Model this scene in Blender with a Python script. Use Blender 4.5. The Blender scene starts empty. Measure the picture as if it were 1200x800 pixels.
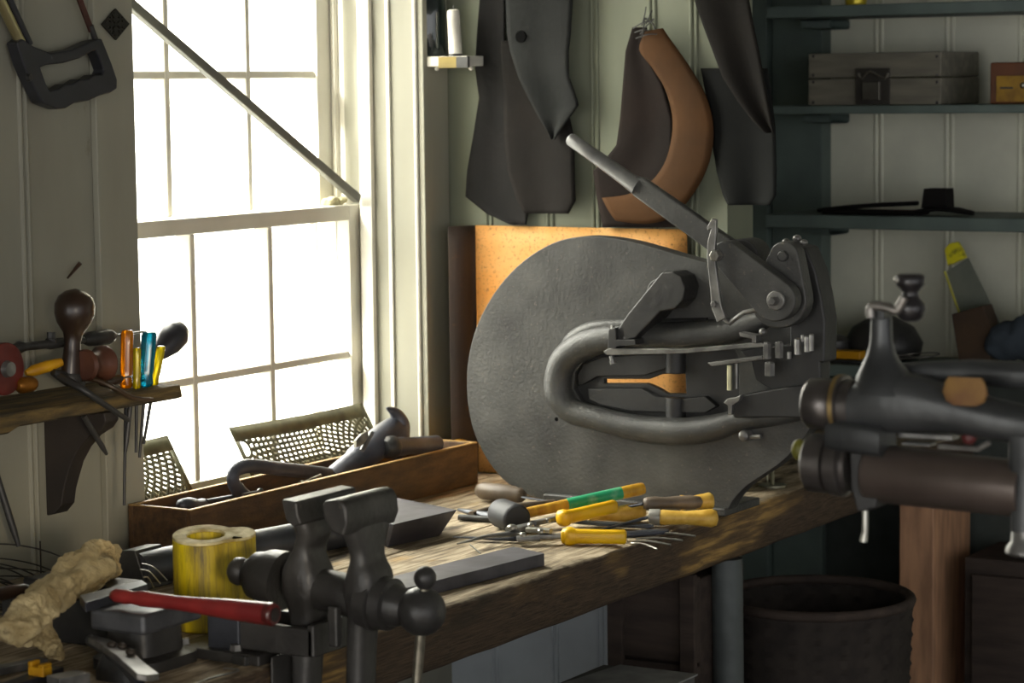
import bpy, bmesh, math, random
from math import sin, cos, tan, pi, radians, atan2, sqrt, hypot
from mathutils import Vector, Matrix, Quaternion
random.seed(7)
SC = bpy.context.scene
COL = SC.collection
V = Vector
# ------------------------------------------------------------------ camera
YAW, PITCH, ROLL, FPX = radians(31), radians(5.71), radians(0.7), 3000.0
CAM = V((0, 0, 1.58))
_h = V((-sin(YAW), cos(YAW), 0)); _z = V((0, 0, 1))
FW = cos(PITCH) * _h - sin(PITCH) * _z
_r0 = V((cos(YAW), sin(YAW), 0)); _u0 = _r0.cross(FW)
RT = cos(ROLL) * _r0 - sin(ROLL) * _u0
UP = sin(ROLL) * _r0 + cos(ROLL) * _u0
def _on(i, v, x, y):
    d = FW + RT * ((x - 600) / FPX) - UP * ((y - 400) / FPX)
    return CAM + d * ((v - CAM[i]) / d[i])
def PX(x, y, v): return _on(0, v, x, y)      # the point of the plane X = v seen at a photo position
def PY(x, y, v): return _on(1, v, x, y)
def PZ(x, y, v): return _on(2, v, x, y)
cd = bpy.data.cameras.new('camera'); cam = bpy.data.objects.new('camera', cd); COL.objects.link(cam)
cd.sensor_width = 36; cd.lens = FPX / 1200 * 36; cd.clip_start = 0.05
m = Matrix((RT, UP, -FW)).transposed().to_4x4(); m.translation = CAM
cam.matrix_world = m
cd.dof.use_dof = True; cd.dof.focus_distance = 3.75; cd.dof.aperture_fstop = 7.5
SC.camera = cam
# ------------------------------------------------------------------ materials
def lin(c): return tuple(((v/255)/12.92 if v/255 <= .04045 else ((v/255+.055)/1.055)**2.4) for v in c)
MATS = {}
def mat(name, col, rough=.6, metal=0., col2=None, scale=20., bump=.0, bscale=60., stretch=(1,1,1), contrast=(.35,.65), spots=None, spec=.5, detail=6, trans=0., coat=0.):
    """one procedural surface: two colours mixed by noise, optional wear spots, noise bump"""
    if name in MATS: return MATS[name]
    m = bpy.data.materials.new(name); m.use_nodes = True
    nt = m.node_tree; N = nt.nodes; L = nt.links; b = N['Principled BSDF']
    b.inputs['Roughness'].default_value = rough; b.inputs['Metallic'].default_value = metal
    b.inputs['Specular IOR Level'].default_value = spec
    if trans: b.inputs['Transmission Weight'].default_value = trans
    if coat: b.inputs['Coat Weight'].default_value = coat
    tc = N.new('ShaderNodeTexCoord'); mp = N.new('ShaderNodeMapping'); mp.inputs['Scale'].default_value = stretch
    L.new(tc.outputs['Object'], mp.inputs['Vector'])
    c1 = (*lin(col), 1); c2 = (*lin(col2 or tuple(int(v*.8) for v in col)), 1)
    nz = N.new('ShaderNodeTexNoise'); nz.inputs['Scale'].default_value = scale; nz.inputs['Detail'].default_value = detail
    L.new(mp.outputs[0], nz.inputs['Vector'])
    rp = N.new('ShaderNodeValToRGB'); rp.color_ramp.elements[0].position = contrast[0]; rp.color_ramp.elements[1].position = contrast[1]
    rp.color_ramp.elements[0].color = c1; rp.color_ramp.elements[1].color = c2
    L.new(nz.outputs['Fac'], rp.inputs[0]); out = rp.outputs[0]
    if spots:
        sc, ss, lo, hi = spots
        n2 = N.new('ShaderNodeTexNoise'); n2.inputs['Scale'].default_value = ss; n2.inputs['Detail'].default_value = 8; n2.inputs['Roughness'].default_value = .7
        L.new(mp.outputs[0], n2.inputs['Vector'])
        mr = N.new('ShaderNodeMapRange'); mr.inputs[1].default_value = lo; mr.inputs[2].default_value = hi
        L.new(n2.outputs['Fac'], mr.inputs[0])
        mx = N.new('ShaderNodeMix'); mx.data_type = 'RGBA'
        L.new(mr.outputs[0], mx.inputs['Factor']); L.new(out, mx.inputs[6]); mx.inputs[7].default_value = (*lin(sc), 1); out = mx.outputs[2]
    L.new(out, b.inputs['Base Color'])
    if bump:
        n3 = N.new('ShaderNodeTexNoise'); n3.inputs['Scale'].default_value = bscale; n3.inputs['Detail'].default_value = 5
        L.new(mp.outputs[0], n3.inputs['Vector'])
        bp = N.new('ShaderNodeBump'); bp.inputs['Strength'].default_value = bump; bp.inputs['Distance'].default_value = .004
        L.new(n3.outputs['Fac'], bp.inputs['Height']); L.new(bp.outputs[0], b.inputs['Normal'])
    MATS[name] = m; return m
def glass_mat():
    m = bpy.data.materials.new('window_glass'); m.use_nodes = True; nt = m.node_tree; N = nt.nodes; L = nt.links
    for n in list(N):
        if n.type != 'OUTPUT_MATERIAL': N.remove(n)
    o = [n for n in N if n.type == 'OUTPUT_MATERIAL'][0]
    t = N.new('ShaderNodeBsdfTransparent'); t.inputs[0].default_value = (.97, .97, .94, 1)
    g = N.new('ShaderNodeBsdfGlossy'); g.inputs['Roughness'].default_value = .05
    lw = N.new('ShaderNodeLayerWeight'); pw = N.new('ShaderNodeMath'); pw.operation = 'POWER'; pw.inputs[1].default_value = 5; L.new(lw.outputs['Facing'], pw.inputs[0])
    f = N.new('ShaderNodeMath'); f.operation = 'MULTIPLY_ADD'; f.inputs[1].default_value = .9; f.inputs[2].default_value = .04; L.new(pw.outputs[0], f.inputs[0])
    x = N.new('ShaderNodeMixShader'); L.new(f.outputs[0], x.inputs[0]); L.new(t.outputs[0], x.inputs[1]); L.new(g.outputs[0], x.inputs[2]); L.new(x.outputs[0], o.inputs[0])
    return m
GLASS = glass_mat()
PAINT = mat('wall_paint', (196, 196, 178), .7, col2=(176, 177, 160), scale=6, bump=.15, bscale=30, stretch=(1, 1, .3), spots=((120, 100, 78), 14, .66, .8))
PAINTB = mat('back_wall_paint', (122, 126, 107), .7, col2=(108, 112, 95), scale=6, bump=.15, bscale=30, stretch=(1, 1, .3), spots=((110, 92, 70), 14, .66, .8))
PAINTW = mat('window_paint', (222, 219, 207), .55, col2=(210, 206, 192), scale=9, bump=.12, bscale=40)
FLOORM = mat('floor_boards', (70, 58, 46), .8, col2=(45, 38, 31), scale=5, stretch=(8, 1, 1), bump=.3)
CEILM = mat('ceiling_paint', (150, 148, 138), .8)
IRON = mat('cast_iron', (82, 82, 79), .46, .2, col2=(42, 42, 42), scale=11, bump=.25, bscale=170, contrast=(.25, .75), spots=((108, 100, 90), 120, .6, .7))
IRON2 = mat('dark_iron', (66, 65, 63), .45, .25, col2=(44, 44, 44), scale=14, bump=.3, bscale=70, spots=((92, 88, 80), 40, .66, .78))
STEEL = mat('worn_steel', (140, 139, 135), .36, .5, col2=(96, 95, 93), scale=30, bump=.1, bscale=120)
BRIGHT = mat('bright_steel', (190, 188, 180), .3, .85, col2=(140, 138, 130), scale=40)
GUN = mat('blued_steel', (74, 77, 84), .36, .4, col2=(52, 55, 62), scale=16, bump=.12, bscale=60)
SLAB = mat('slab_steel', (88, 86, 92), .5, .3, col2=(66, 64, 68), scale=18, bump=.15, bscale=50, stretch=(1, 1, 1))
BENCHW = mat('bench_wood', (176, 150, 114), .75, col2=(112, 92, 66), scale=7, stretch=(9, 1, 9), bump=.9, bscale=22, spots=((66, 54, 40), 6, .55, .72))
DARKW = mat('dark_wood', (66, 48, 34), .65, col2=(42, 31, 23), scale=9, stretch=(6, 1, 6), bump=.3)
TRAYW = mat('tray_wood', (104, 74, 42), .55, col2=(70, 48, 28), scale=10, stretch=(8, 2, 8), bump=.25, spots=((58, 36, 22), 9, .55, .75))
LEGW = mat('leg_wood', (196, 150, 114), .7, col2=(156, 118, 90), scale=9, stretch=(6, 6, 1), bump=.35)
YEL = mat('yellow_paint', (214, 160, 22), .45, col2=(186, 132, 18), scale=30, spots=((90, 64, 26), 40, .68, .76))
YGRIP = mat('yellow_grip', (238, 190, 18), .36, col2=(226, 172, 14), scale=18)
YWOOD = mat('yellow_wood', (228, 188, 88), .42, col2=(206, 160, 58), scale=14, stretch=(5, 5, 5), spots=((110, 76, 34), 60, .66, .74))
GWOOD = mat('grey_wood', (112, 98, 82), .5, col2=(74, 64, 54), scale=16, spots=((170, 160, 140), 40, .66, .8))
KNOBW = mat('knob_wood', (62, 44, 32), .3, col2=(44, 32, 24), scale=12, stretch=(1, 1, .2))
GREEN = mat('shelf_green', (98, 112, 106), .6, col2=(80, 92, 88), scale=8, bump=.15)
BLACKL = mat('black_leather', (21, 19, 18), .8, spec=.2, col2=(16, 15, 14), scale=12, bump=.4, bscale=50)
GREYL = mat('grey_hide', (36, 37, 36), .85, spec=.15, col2=(28, 29, 28), scale=8, bump=.3, bscale=90, spots=((36, 36, 36), 8, .64, .72))
BROWNL = mat('brown_leather', (27, 23, 20), .8, spec=.15, col2=(20, 18, 16), scale=8, bump=.3, bscale=60)
TANL = mat('tan_leather', (78, 52, 28), .8, spec=.15, col2=(62, 42, 24), scale=9, bump=.25, bscale=60, spots=((70, 48, 32), 30, .66, .76))
RUBBER = mat('black_rubber', (42, 44, 48), .6, col2=(32, 33, 36), scale=20)
RAGM = mat('rag_cloth', (204, 186, 142), .95, col2=(168, 148, 104), scale=26, bump=.9, bscale=240, spots=((86, 74, 56), 14, .56, .72))
WAXM = mat('candle_wax', (240, 236, 222), .5)
REDH = mat('red_handle', (142, 44, 42), .35, col2=(104, 30, 32), scale=12, stretch=(1, 1, 1))
def empt(): pass
# ------------------------------------------------------------------ mesh helpers
WL = {}                                                  # world position of each thing's origin
class MB:
    def __init__(s): s.bm = bmesh.new()
    def box(s, c, size, rot=None):
        g = bmesh.ops.create_cube(s.bm, size=1.0)['verts']; R = rot or Matrix.Identity(3); c = V(c)
        for v in g: v.co = c + R @ V((v.co.x*size[0], v.co.y*size[1], v.co.z*size[2]))
        return s
    def span(s, a, b):
        a, b = V(a), V(b); return s.box((a+b)/2, [abs(b[i]-a[i]) for i in range(3)])
    def ring(s, rings, cap=True, closed=False):
        vs = [[s.bm.verts.new(p) for p in r] for r in rings]; n = len(vs[0])
        k = len(vs)
        for i in range(k if closed else k-1):
            a, b = vs[i], vs[(i+1) % k]
            for j in range(n): s.bm.faces.new((a[j], a[(j+1) % n], b[(j+1) % n], b[j]))
        if cap and not closed:
            s.bm.faces.new(vs[0][::-1]); s.bm.faces.new(vs[-1])
        return s
    def tube(s, pts, r, n=10, flat=None):
        """round bar along a polyline; r a number or list; flat=(axis, k) squashes the section along an axis"""
        pts = [V(p) for p in pts]; rr = r if isinstance(r, (list, tuple)) else [r]*len(pts)
        rings = []; prev = None
        for i, p in enumerate(pts):
            t = (pts[min(i+1, len(pts)-1)] - pts[max(i-1, 0)]).normalized()
            if prev is None:
                a = t.cross(V((0, 0, 1)) if abs(t.z) < .9 else V((0, 1, 0))).normalized()
            else:
                a = (prev - t*prev.dot(t)).normalized()
            prev = a; b = t.cross(a)
            ring = []
            for k in range(n):
                d = (a*cos(2*pi*k/n) + b*sin(2*pi*k/n))*rr[i]
                if flat: d = d - V(flat[0])*d.dot(V(flat[0]))*(1-flat[1])
                ring.append(p + d)
            rings.append(ring)
        return s.ring(rings)
    def lathe(s, a, b, prof, n=24):
        """surface of revolution from a to b; prof = [(fraction, radius)]"""
        a, b = V(a), V(b); t = (b-a).normalized()
        x = t.cross(V((0, 0, 1)) if abs(t.z) < .9 else V((0, 1, 0))).normalized(); y = t.cross(x)
        return s.ring([[a + (b-a)*f + (x*cos(2*pi*k/n) + y*sin(2*pi*k/n))*max(r, 2e-4) for k in range(n)] for f, r in prof])
    def cyl(s, a, b, r, r2=None, n=20): return s.lathe(a, b, [(0, r), (1, r if r2 is None else r2)], n)
    def ball(s, c, r, sc=(1, 1, 1), u=20, v=14):
        g = bmesh.ops.create_uvsphere(s.bm, u_segments=u, v_segments=v, radius=r)['verts']
        for q in g: q.co = V(c) + V((q.co.x*sc[0], q.co.y*sc[1], q.co.z*sc[2]))
        return s
    def prism(s, pts, vec, holes=()):
        vec = V(vec)
        loops = [[V(p) for p in pts]] + [[V(p) for p in h] for h in holes]
        bv = []; edges = []
        for lp in loops:
            vs = [s.bm.verts.new(p) for p in lp]; bv.append(vs)
            edges += [s.bm.edges.new((vs[i], vs[(i+1) % len(vs)])) for i in range(len(vs))]
        tv = [[s.bm.verts.new(v.co + vec) for v in vs] for vs in bv]
        if not holes:
            s.bm.faces.new(bv[0]); s.bm.faces.new(tv[0][::-1])
        else:
            e2 = [s.bm.edges.new((vs[i], vs[(i+1) % len(vs)])) for vs in tv for i in range(len(vs))]
            nrm = vec.normalized()
            bmesh.ops.triangle_fill(s.bm, use_beauty=True, use_dissolve=False, edges=edges, normal=nrm)
            bmesh.ops.triangle_fill(s.bm, use_beauty=True, use_dissolve=False, edges=e2, normal=nrm)
        for a, b in zip(bv, tv):
            for i in range(len(a)):
                j = (i+1) % len(a); s.bm.faces.new((a[i], a[j], b[j], b[i]))
        return s
    def sheet(s, grid):
        vs = [[s.bm.verts.new(p) for p in r] for r in grid]
        for i in range(len(vs)-1):
            for j in range(len(vs[0])-1): s.bm.faces.new((vs[i][j], vs[i][j+1], vs[i+1][j+1], vs[i+1][j]))
        return s
    def build(s, name, mt, parent=None, bevel=0, seg=2, smooth=38, sub=0, solid=0, origin=None, label=None):
        bmesh.ops.recalc_face_normals(s.bm, faces=s.bm.faces[:])
        me = bpy.data.meshes.new(name); 
        cs = [v.co for v in s.bm.verts]
        if parent is not None: off = WL[parent.name]
        elif origin is not None: off = V(origin)
        else:
            lo = [min(c[i] for c in cs) for i in range(3)]; hi = [max(c[i] for c in cs) for i in range(3)]
            off = V(((lo[0]+hi[0])/2, (lo[1]+hi[1])/2, lo[2]))
        o = bpy.data.objects.new(name, me); COL.objects.link(o)
        WLoff = off
        if parent is not None:
            o.parent = parent
            # parts of an object keep their origin at the middle of the part, texture space included
            c = sum(cs, V())/len(cs)
            bmesh.ops.translate(s.bm, verts=s.bm.verts[:], vec=-c); o.location = c - off; WLoff = c
        else:
            bmesh.ops.translate(s.bm, verts=s.bm.verts[:], vec=-off); o.location = off
        s.bm.to_mesh(me); s.bm.free()
        me.materials.append(mt); me.shade_smooth()
        if solid:
            md = o.modifiers.new('solid', 'SOLIDIFY'); md.thickness = solid; md.offset = 0
        if sub:
            md = o.modifiers.new('sub', 'SUBSURF'); md.levels = sub; md.render_levels = sub
        if bevel:
            md = o.modifiers.new('bevel', 'BEVEL'); md.width = bevel; md.segments = seg; md.limit_method = 'ANGLE'; md.angle_limit = radians(32); md.harden_normals = True
        elif not sub:
            me.set_sharp_from_angle(angle=radians(smooth))
        WL[o.name] = WLoff
        if label: o['label'] = label
        return o
def thing(name, label, cat, loc, group=None):
    o = bpy.data.objects.new(name, None); COL.objects.link(o); o.location = loc; o.empty_display_size = .03
    WL[o.name] = V(loc); return tag(o, label, cat, group)
def tag(o, label, cat, group=None, kind=None):
    o['label'] = label; o['category'] = cat
    if group: o['group'] = group
    if kind: o['kind'] = kind
    return o
def struct(o): o['kind'] = 'structure'; return o
def cr(pts, k=6, closed=False):
    """Catmull-Rom smoothing of a point list (2-D or 3-D)"""
    P = [V(p) for p in pts]; n = len(P); out = []
    for i in range(n if closed else n-1):
        g = (lambda j: P[j % n]) if closed else (lambda j: P[max(0, min(n-1, j))])
        p0, p1, p2, p3 = g(i-1), g(i), g(i+1), g(i+2)
        for q in range(k):
            t = q/k
            out.append(.5*((2*p1) + (p2-p0)*t + (2*p0-5*p1+4*p2-p3)*t*t + (3*p1-p0-3*p2+p3)*t**3))
    if not closed: out.append(P[-1])
    return out
def py_pts(px, y): return [PY(p[0], p[1], y) for p in px]
def sec(c, ax, ay, hx, hy, e=2.6, n=20):
    """rounded-rectangle ring around c in the plane ax, ay"""
    c, ax, ay = V(c), V(ax), V(ay); out = []
    for k in range(n):
        a = 2*pi*k/n; ca, sa = cos(a), sin(a)
        out.append(c + ax*hx*math.copysign(abs(ca)**(2/e), ca) + ay*hy*math.copysign(abs(sa)**(2/e), sa))
    return out
XA, YA, ZA = V((1, 0, 0)), V((0, 1, 0)), V((0, 0, 1))
# ------------------------------------------------------------------ the room
WX = -2.5; BY = 3.93; RY = 4.92; BX = -1.835; BZ = .88
PEND = -1.93                                             # free end of the boarded back wall
WY0, WY1, WZ0, WZ1 = 3.042, 3.846, .876, 2.15            # window opening in the inner wall face
def bead(mb, a, b, r=.0035): mb.tube([a, b], r, 8)
w = MB()
for a, b in [((WX-.16, -4, 0), (WX, WY0, 2.5)), ((WX-.16, WY1, 0), (WX, 5.2, 2.5)), ((WX-.16, WY0, 0), (WX, WY1, WZ0)), ((WX-.16, WY0, WZ1), (WX, WY1, 2.5))]: w.span(a, b)
y = 2.803
for k in range(20):
    yy = y - .143*k
    for d in (-.006, .006): bead(w, (WX, yy+d, 0), (WX, yy+d, 2.5), .0042)
struct(w.build('wall_left', mat('left_paint', (158, 156, 140), .7, col2=(142, 140, 126), scale=6, bump=.15, bscale=30, stretch=(1, 1, .3), spots=((104, 90, 70), 14, .64, .78))))
w = MB(); w.span((WX, BY, .79), (PEND, BY+.1, 2.5))
lw_ = MB(); lw_.span((WX, BY, 0), (-2.06, BY+.1, .7895))
for xx in (-2.406, -2.279, -2.186, -2.072, -1.992):
    for d in (-.005, .005): bead(w, (xx+d, BY, .79), (xx+d, BY, 2.5), .0036); bead(lw_, (min(xx, -2.07)+d, BY, 0), (min(xx, -2.07)+d, BY, .7895), .0036)
struct(w.build('wall_back', PAINTB)); struct(lw_.build('wall_below', mat('lower_paint_lit', (200, 208, 214), .7, col2=(180, 188, 194), scale=6)))  # wall under the bench: same paint, lightened in colour to stand in for light
w = MB(); w.span((WX, RY, 0), (1.2, RY+.1, 2.5))
x0 = PY(1030, 100, RY).x; dx = PY(1113, 100, RY).x - x0
for k in range(-4, 12):
    for d in (-.006, .006): bead(w, (x0+dx*k+d, RY, 0), (x0+dx*k+d, RY, 2.5), .0042)
struct(w.build('wall_rear', mat('rear_paint', (232, 232, 212), .7, col2=(212, 212, 194), scale=6, bump=.15, bscale=30, spots=((150, 140, 118), 14, .68, .8))))
struct(MB().span((-2.66, -4, -.05), (2.5, 5.2, 0)).build('floor', FLOORM))
struct(MB().span((-2.66, -4, 2.5), (2.5, 5.2, 2.55)).build('ceiling', CEILM))
# casing boards either side of the window, sill board below
struct(MB().span((WX, WY0-.09, BZ-.04), (WX+.012, WY0, 2.24)).build('trim_1', MATS['left_paint'], bevel=.002))
struct(MB().span((WX, WY1, BZ-.04), (WX+.012, BY-.002, 2.24)).build('trim_2', MATS['left_paint'], bevel=.002))
# ------------------------------------------------------------------ the window
LS, US = WX-.130, WX-.182                                 # inner faces of the lower and the upper sash
win = thing('window_1', '', '', ((WX-.1), (WY0+WY1)/2, WZ0)); del win['label'], win['category']; win['kind'] = 'structure'
jb = MB()
jb.span((WX-.28, WY1, WZ0), (WX-.0005, WY1+.02, WZ1)); jb.span((WX-.28, WY0-.02, WZ0), (WX-.0005, WY0, WZ1))
jb.span((WX-.28, WY0, WZ0-.02), (WX-.0005, WY1, WZ0)); jb.span((WX-.28, WY0, WZ1), (WX-.0005, WY1, WZ1+.02))
jb.build('jamb', PAINTW, win, bevel=.002)
for yy, sg in ((WY1, -1), (WY0, 1)):
    for xa, xb, t in ((LS+.008, LS+.034, .012), (LS+.064, LS+.072, .005), (LS-.05, LS-.042, .012), (US-.062, US-.045, .02)):
        a, b = sorted((yy, yy+sg*t)); MB().span((xa, a, WZ0), (xb, b, WZ1)).build('stop_bead', PAINTW, win, bevel=.0015)
MB().tube([(WX-.004, WY1-.002, WZ0), (WX-.004, WY1-.002, WZ1)], .004, 8).build('edge_bead', PAINTW, win)
def sash(name, xf, z0, z1, top, bot, cols, rows, dep=.042, stile=.05):
    s = MB(); y0, y1 = WY0+.002, WY1-.002
    s.span((xf-dep, y0, z0), (xf, y0+stile, z1)); s.span((xf-dep, y1-stile, z0), (xf, y1, z1))
    s.span((xf-dep, y0+stile, z1-top), (xf, y1-stile, z1)); s.span((xf-dep, y0+stile, z0), (xf, y1-stile, z0+bot))
    so = s.build(name, PAINTW, win, bevel=.002)
    for c in cols: MB().span((xf-dep+.006, c-.007, z0+bot), (xf-.004, c+.007, z1-top)).build('muntin', PAINTW, so, bevel=.003)
    for r in rows: MB().span((xf-dep+.008, y0+stile, r-.007), (xf-.005, y1-stile, r+.007)).build('muntin', PAINTW, so, bevel=.003)
    ys = [y0+stile] + list(cols) + [y1-stile]; zs = [z0+bot] + list(rows) + [z1-top]
    for i in range(len(ys)-1):
        for j in range(len(zs)-1):
            MB().span((xf-dep+.012, ys[i], zs[j]), (xf-dep+.015, ys[i+1], zs[j+1])).build('pane', GLASS, so)
zr1, zr0 = PX(287, 250, LS).z, PX(287, 269, LS).z
sash('lower_sash', LS, WZ0+.002, zr1, zr1-zr0, .05, [PX(231, 400, LS).y, PX(322, 400, LS).y], [PX(310, 432.5, LS).z], stile=.032)
sash('upper_sash', US, zr0, WZ1-.002, .05, zr1-zr0, [PX(199, 110, US).y, PX(294, 110, US).y], [PX(300, 87.5, US).z, PX(300, 87.5, US).z+.25, PX(300, 87.5, US).z+.5], stile=.05)
a = PX(419, 233, LS+.012); b = PX(147, 0, LS+.012); b = a + (b-a)*1.22
d = (b-a).normalized(); r = Matrix((XA, d, XA.cross(d))).transposed()
tag(MB().box((a+b)/2, (.014, (b-a).length, .0165), r).build('wooden_brace', mat('brace_wood', (118, 118, 110), .6, col2=(98, 98, 92), scale=8), bevel=.002), 'grey painted wooden bar running diagonally across the upper window sash', 'bar')
c = PX(393, 236, LS-.02); t = MB()
for k in range(9): t.ball((c.x+random.uniform(-.008, .008), c.y+random.uniform(-.022, .022), c.z+random.uniform(-.004, .006)), random.uniform(.007, .013), (1, 1.2, .7), 10, 8)
tag(t.build('cotton_wad', mat('wad', (196, 188, 150), .9, bump=.8, bscale=120), sub=1), 'small pale wad of stuffing on the sash rail below the diagonal bar', 'wad')
# ------------------------------------------------------------------ light: overcast sky beyond the window, dim daylight from the open side of the shop
SKY, FILL = 8.0, .75
W = bpy.data.worlds.new('sky'); SC.world = W; W.use_nodes = True; nt = W.node_tree; N = nt.nodes; L = nt.links
bg = N['Background']; tc = N.new('ShaderNodeTexCoord'); sx = N.new('ShaderNodeSeparateXYZ'); L.new(tc.outputs['Generated'], sx.inputs[0])
mr = N.new('ShaderNodeMapRange'); mr.inputs[1].default_value = .12; mr.inputs[2].default_value = -.12
L.new(sx.outputs['X'], mr.inputs[0])
mx = N.new('ShaderNodeMix'); mx.data_type = 'RGBA'; L.new(mr.outputs[0], mx.inputs['Factor'])
fy = N.new('ShaderNodeMapRange'); fy.inputs[1].default_value = .1; fy.inputs[2].default_value = -.8; fy.inputs[3].default_value = .16; fy.inputs[4].default_value = 2.2; L.new(sx.outputs['Y'], fy.inputs[0])
L.new(fy.outputs[0], mx.inputs[6]); mx.inputs[7].default_value = (SKY, SKY*.985, SKY*.93, 1)
zm_ = N.new('ShaderNodeMapRange'); zm_.inputs[3].default_value = .8; zm_.inputs[4].default_value = 5.6; L.new(sx.outputs['Z'], zm_.inputs[0])
sk = N.new('ShaderNodeMix'); sk.data_type = 'RGBA'; sk.blend_type = 'MULTIPLY'; sk.inputs['Factor'].default_value = 1; sk.inputs[6].default_value = (SKY, SKY*.985, SKY*.93, 1)
L.new(zm_.outputs[0], sk.inputs[7]); L.new(sk.outputs[2], mx.inputs[7])
L.new(mx.outputs[2], bg.inputs[0])
W.cycles.sampling_method = 'MANUAL'; W.cycles.sample_map_resolution = 512
pl = bpy.data.lights.new('window_portal', 'AREA'); pl.shape = 'RECTANGLE'; pl.size = WZ1-WZ0; pl.size_y = WY1-WY0; pl.cycles.is_portal = True
po = bpy.data.objects.new('window_portal', pl); COL.objects.link(po); po.location = (WX-.29, (WY0+WY1)/2, (WZ0+WZ1)/2); po.rotation_euler = (0, -pi/2, 0)
sl = bpy.data.lights.new('hazy_sun', 'SUN'); sl.energy = 42; sl.angle = radians(9); sl.color = (1, .97, .9)
so = bpy.data.objects.new('hazy_sun', sl); COL.objects.link(so); so.rotation_euler = V((.17, .85, -.4)).to_track_quat('-Z', 'Y').to_euler()
lp = bpy.data.lights.new('added_wall_spot', 'SPOT'); lp.energy = 95; lp.color = (1, .84, .62); lp.spot_size = radians(13); lp.spot_blend = 1; lp.shadow_soft_size = .12  # added spot without a known source, brightens the lower left wall
lo_ = bpy.data.objects.new('added_wall_spot', lp); COL.objects.link(lo_); lo_.location = (-.35, .95, 1.3); lo_.rotation_euler = (V((-2.5, 2.98, .99)) - V(lo_.location)).to_track_quat('-Z', 'Y').to_euler()
SC.view_settings.view_transform = 'Standard'; SC.view_settings.look = 'None'; SC.view_settings.exposure = 0; SC.view_settings.gamma = 1; SC.view_settings.use_curve_mapping = False
SC.cycles.use_denoising = True; SC.cycles.max_bounces = 8; SC.cycles.diffuse_bounces = 5; SC.cycles.transparent_max_bounces = 12; SC.cycles.sample_clamp_indirect = 6
SC.cycles.caustics_reflective = False; SC.cycles.caustics_refractive = False
# ------------------------------------------------------------------ the bench
bench = thing('workbench', 'heavy worn timber workbench under the window carrying the vise and the shear', 'workbench', (-2.15, 3.0, 0))
t = MB(); bl = 4.845
def bench_material():
    m = bpy.data.materials.new('bench_front_wood'); m.use_nodes = True; nt = m.node_tree; N = nt.nodes; L = nt.links; b = N['Principled BSDF']; b.inputs['Roughness'].default_value = .8; b.inputs['Specular IOR Level'].default_value = .3
    tc = N.new('ShaderNodeTexCoord'); geo = N.new('ShaderNodeNewGeometry')
    def noise(scale, st, det=8, rough=.6):
        mp = N.new('ShaderNodeMapping'); mp.inputs['Scale'].default_value = st; L.new(geo.outputs['Position'], mp.inputs['Vector'])
        n = N.new('ShaderNodeTexNoise'); n.inputs['Scale'].default_value = scale; n.inputs['Detail'].default_value = det; n.inputs['Roughness'].default_value = rough; L.new(mp.outputs[0], n.inputs['Vector']); return n.outputs['Fac']
    def ramp(f, stops):
        r = N.new('ShaderNodeValToRGB'); e = r.color_ramp.elements
        while len(e) < len(stops): e.new(.5)
        for i, (p, c) in enumerate(stops): e[i].position = p; e[i].color = (*lin(c), 1)
        L.new(f, r.inputs[0]); return r.outputs[0]
    def mix(f, a, c):
        x = N.new('ShaderNodeMix'); x.data_type = 'RGBA'; L.new(f, x.inputs['Factor']); L.new(a, x.inputs[6]); L.new(c, x.inputs[7]); return x.outputs[2]
    def rng(f, lo, hi):
        r = N.new('ShaderNodeMapRange'); r.inputs[1].default_value = lo; r.inputs[2].default_value = hi; L.new(f, r.inputs[0]); return r.outputs[0]
    grain = noise(6, (24, 1.6, 24)); fine = noise(10, (50, 2, 50))
    top = ramp(grain, [(.3, (92, 81, 67)), (.46, (162, 146, 121)), (.62, (200, 184, 157)), (.75, (124, 108, 86))])
    side = ramp(noise(4, (12, 1.3, 18)), [(.36, (84, 70, 52)), (.5, (118, 96, 66)), (.6, (176, 142, 84)), (.75, (206, 170, 104))])
    dark = ramp(fine, [(.35, (58, 48, 40)), (.65, (96, 80, 62))])
    sp = N.new('ShaderNodeSeparateXYZ'); L.new(geo.outputs['Position'], sp.inputs[0])
    up_, dn_ = rng(sp.outputs['Y'], 3.2, 3.6), rng(sp.outputs['Y'], 4.15, 3.85)          # the rubbed stretch below the tools
    mu = N.new('ShaderNodeMath'); mu.operation = 'MULTIPLY'; L.new(up_, mu.inputs[0]); L.new(dn_, mu.inputs[1])
    bi = N.new('ShaderNodeMath'); bi.operation = 'MULTIPLY_ADD'; bi.inputs[1].default_value = .16; L.new(mu.outputs[0], bi.inputs[0]); L.new(noise(2.2, (1, 1.1, 3.5), 3), bi.inputs[2])
    sd = mix(rng(bi.outputs[0], .57, .68), dark, side)
    ad = N.new('ShaderNodeMath'); ad.operation = 'MULTIPLY_ADD'; ad.inputs[1].default_value = .020; L.new(noise(8, (2, 1.5, 2), 6), ad.inputs[0]); L.new(sp.outputs['Z'], ad.inputs[2])
    col = mix(rng(ad.outputs[0], BZ+.0095, BZ+.0045), top, sd)
    blot = rng(noise(5, (3, 1, 3), 6), .58, .70); dk = N.new('ShaderNodeRGB'); dk.outputs[0].default_value = (*lin((62, 54, 44)), 1)
    L.new(mix(blot, col, dk.outputs[0]), b.inputs['Base Color'])
    bp = N.new('ShaderNodeBump'); bp.inputs['Strength'].default_value = .9; bp.inputs['Distance'].default_value = .003; L.new(fine, bp.inputs['Height']); L.new(bp.outputs[0], b.inputs['Normal'])
    return m
BENCHF = bench_material()
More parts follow.
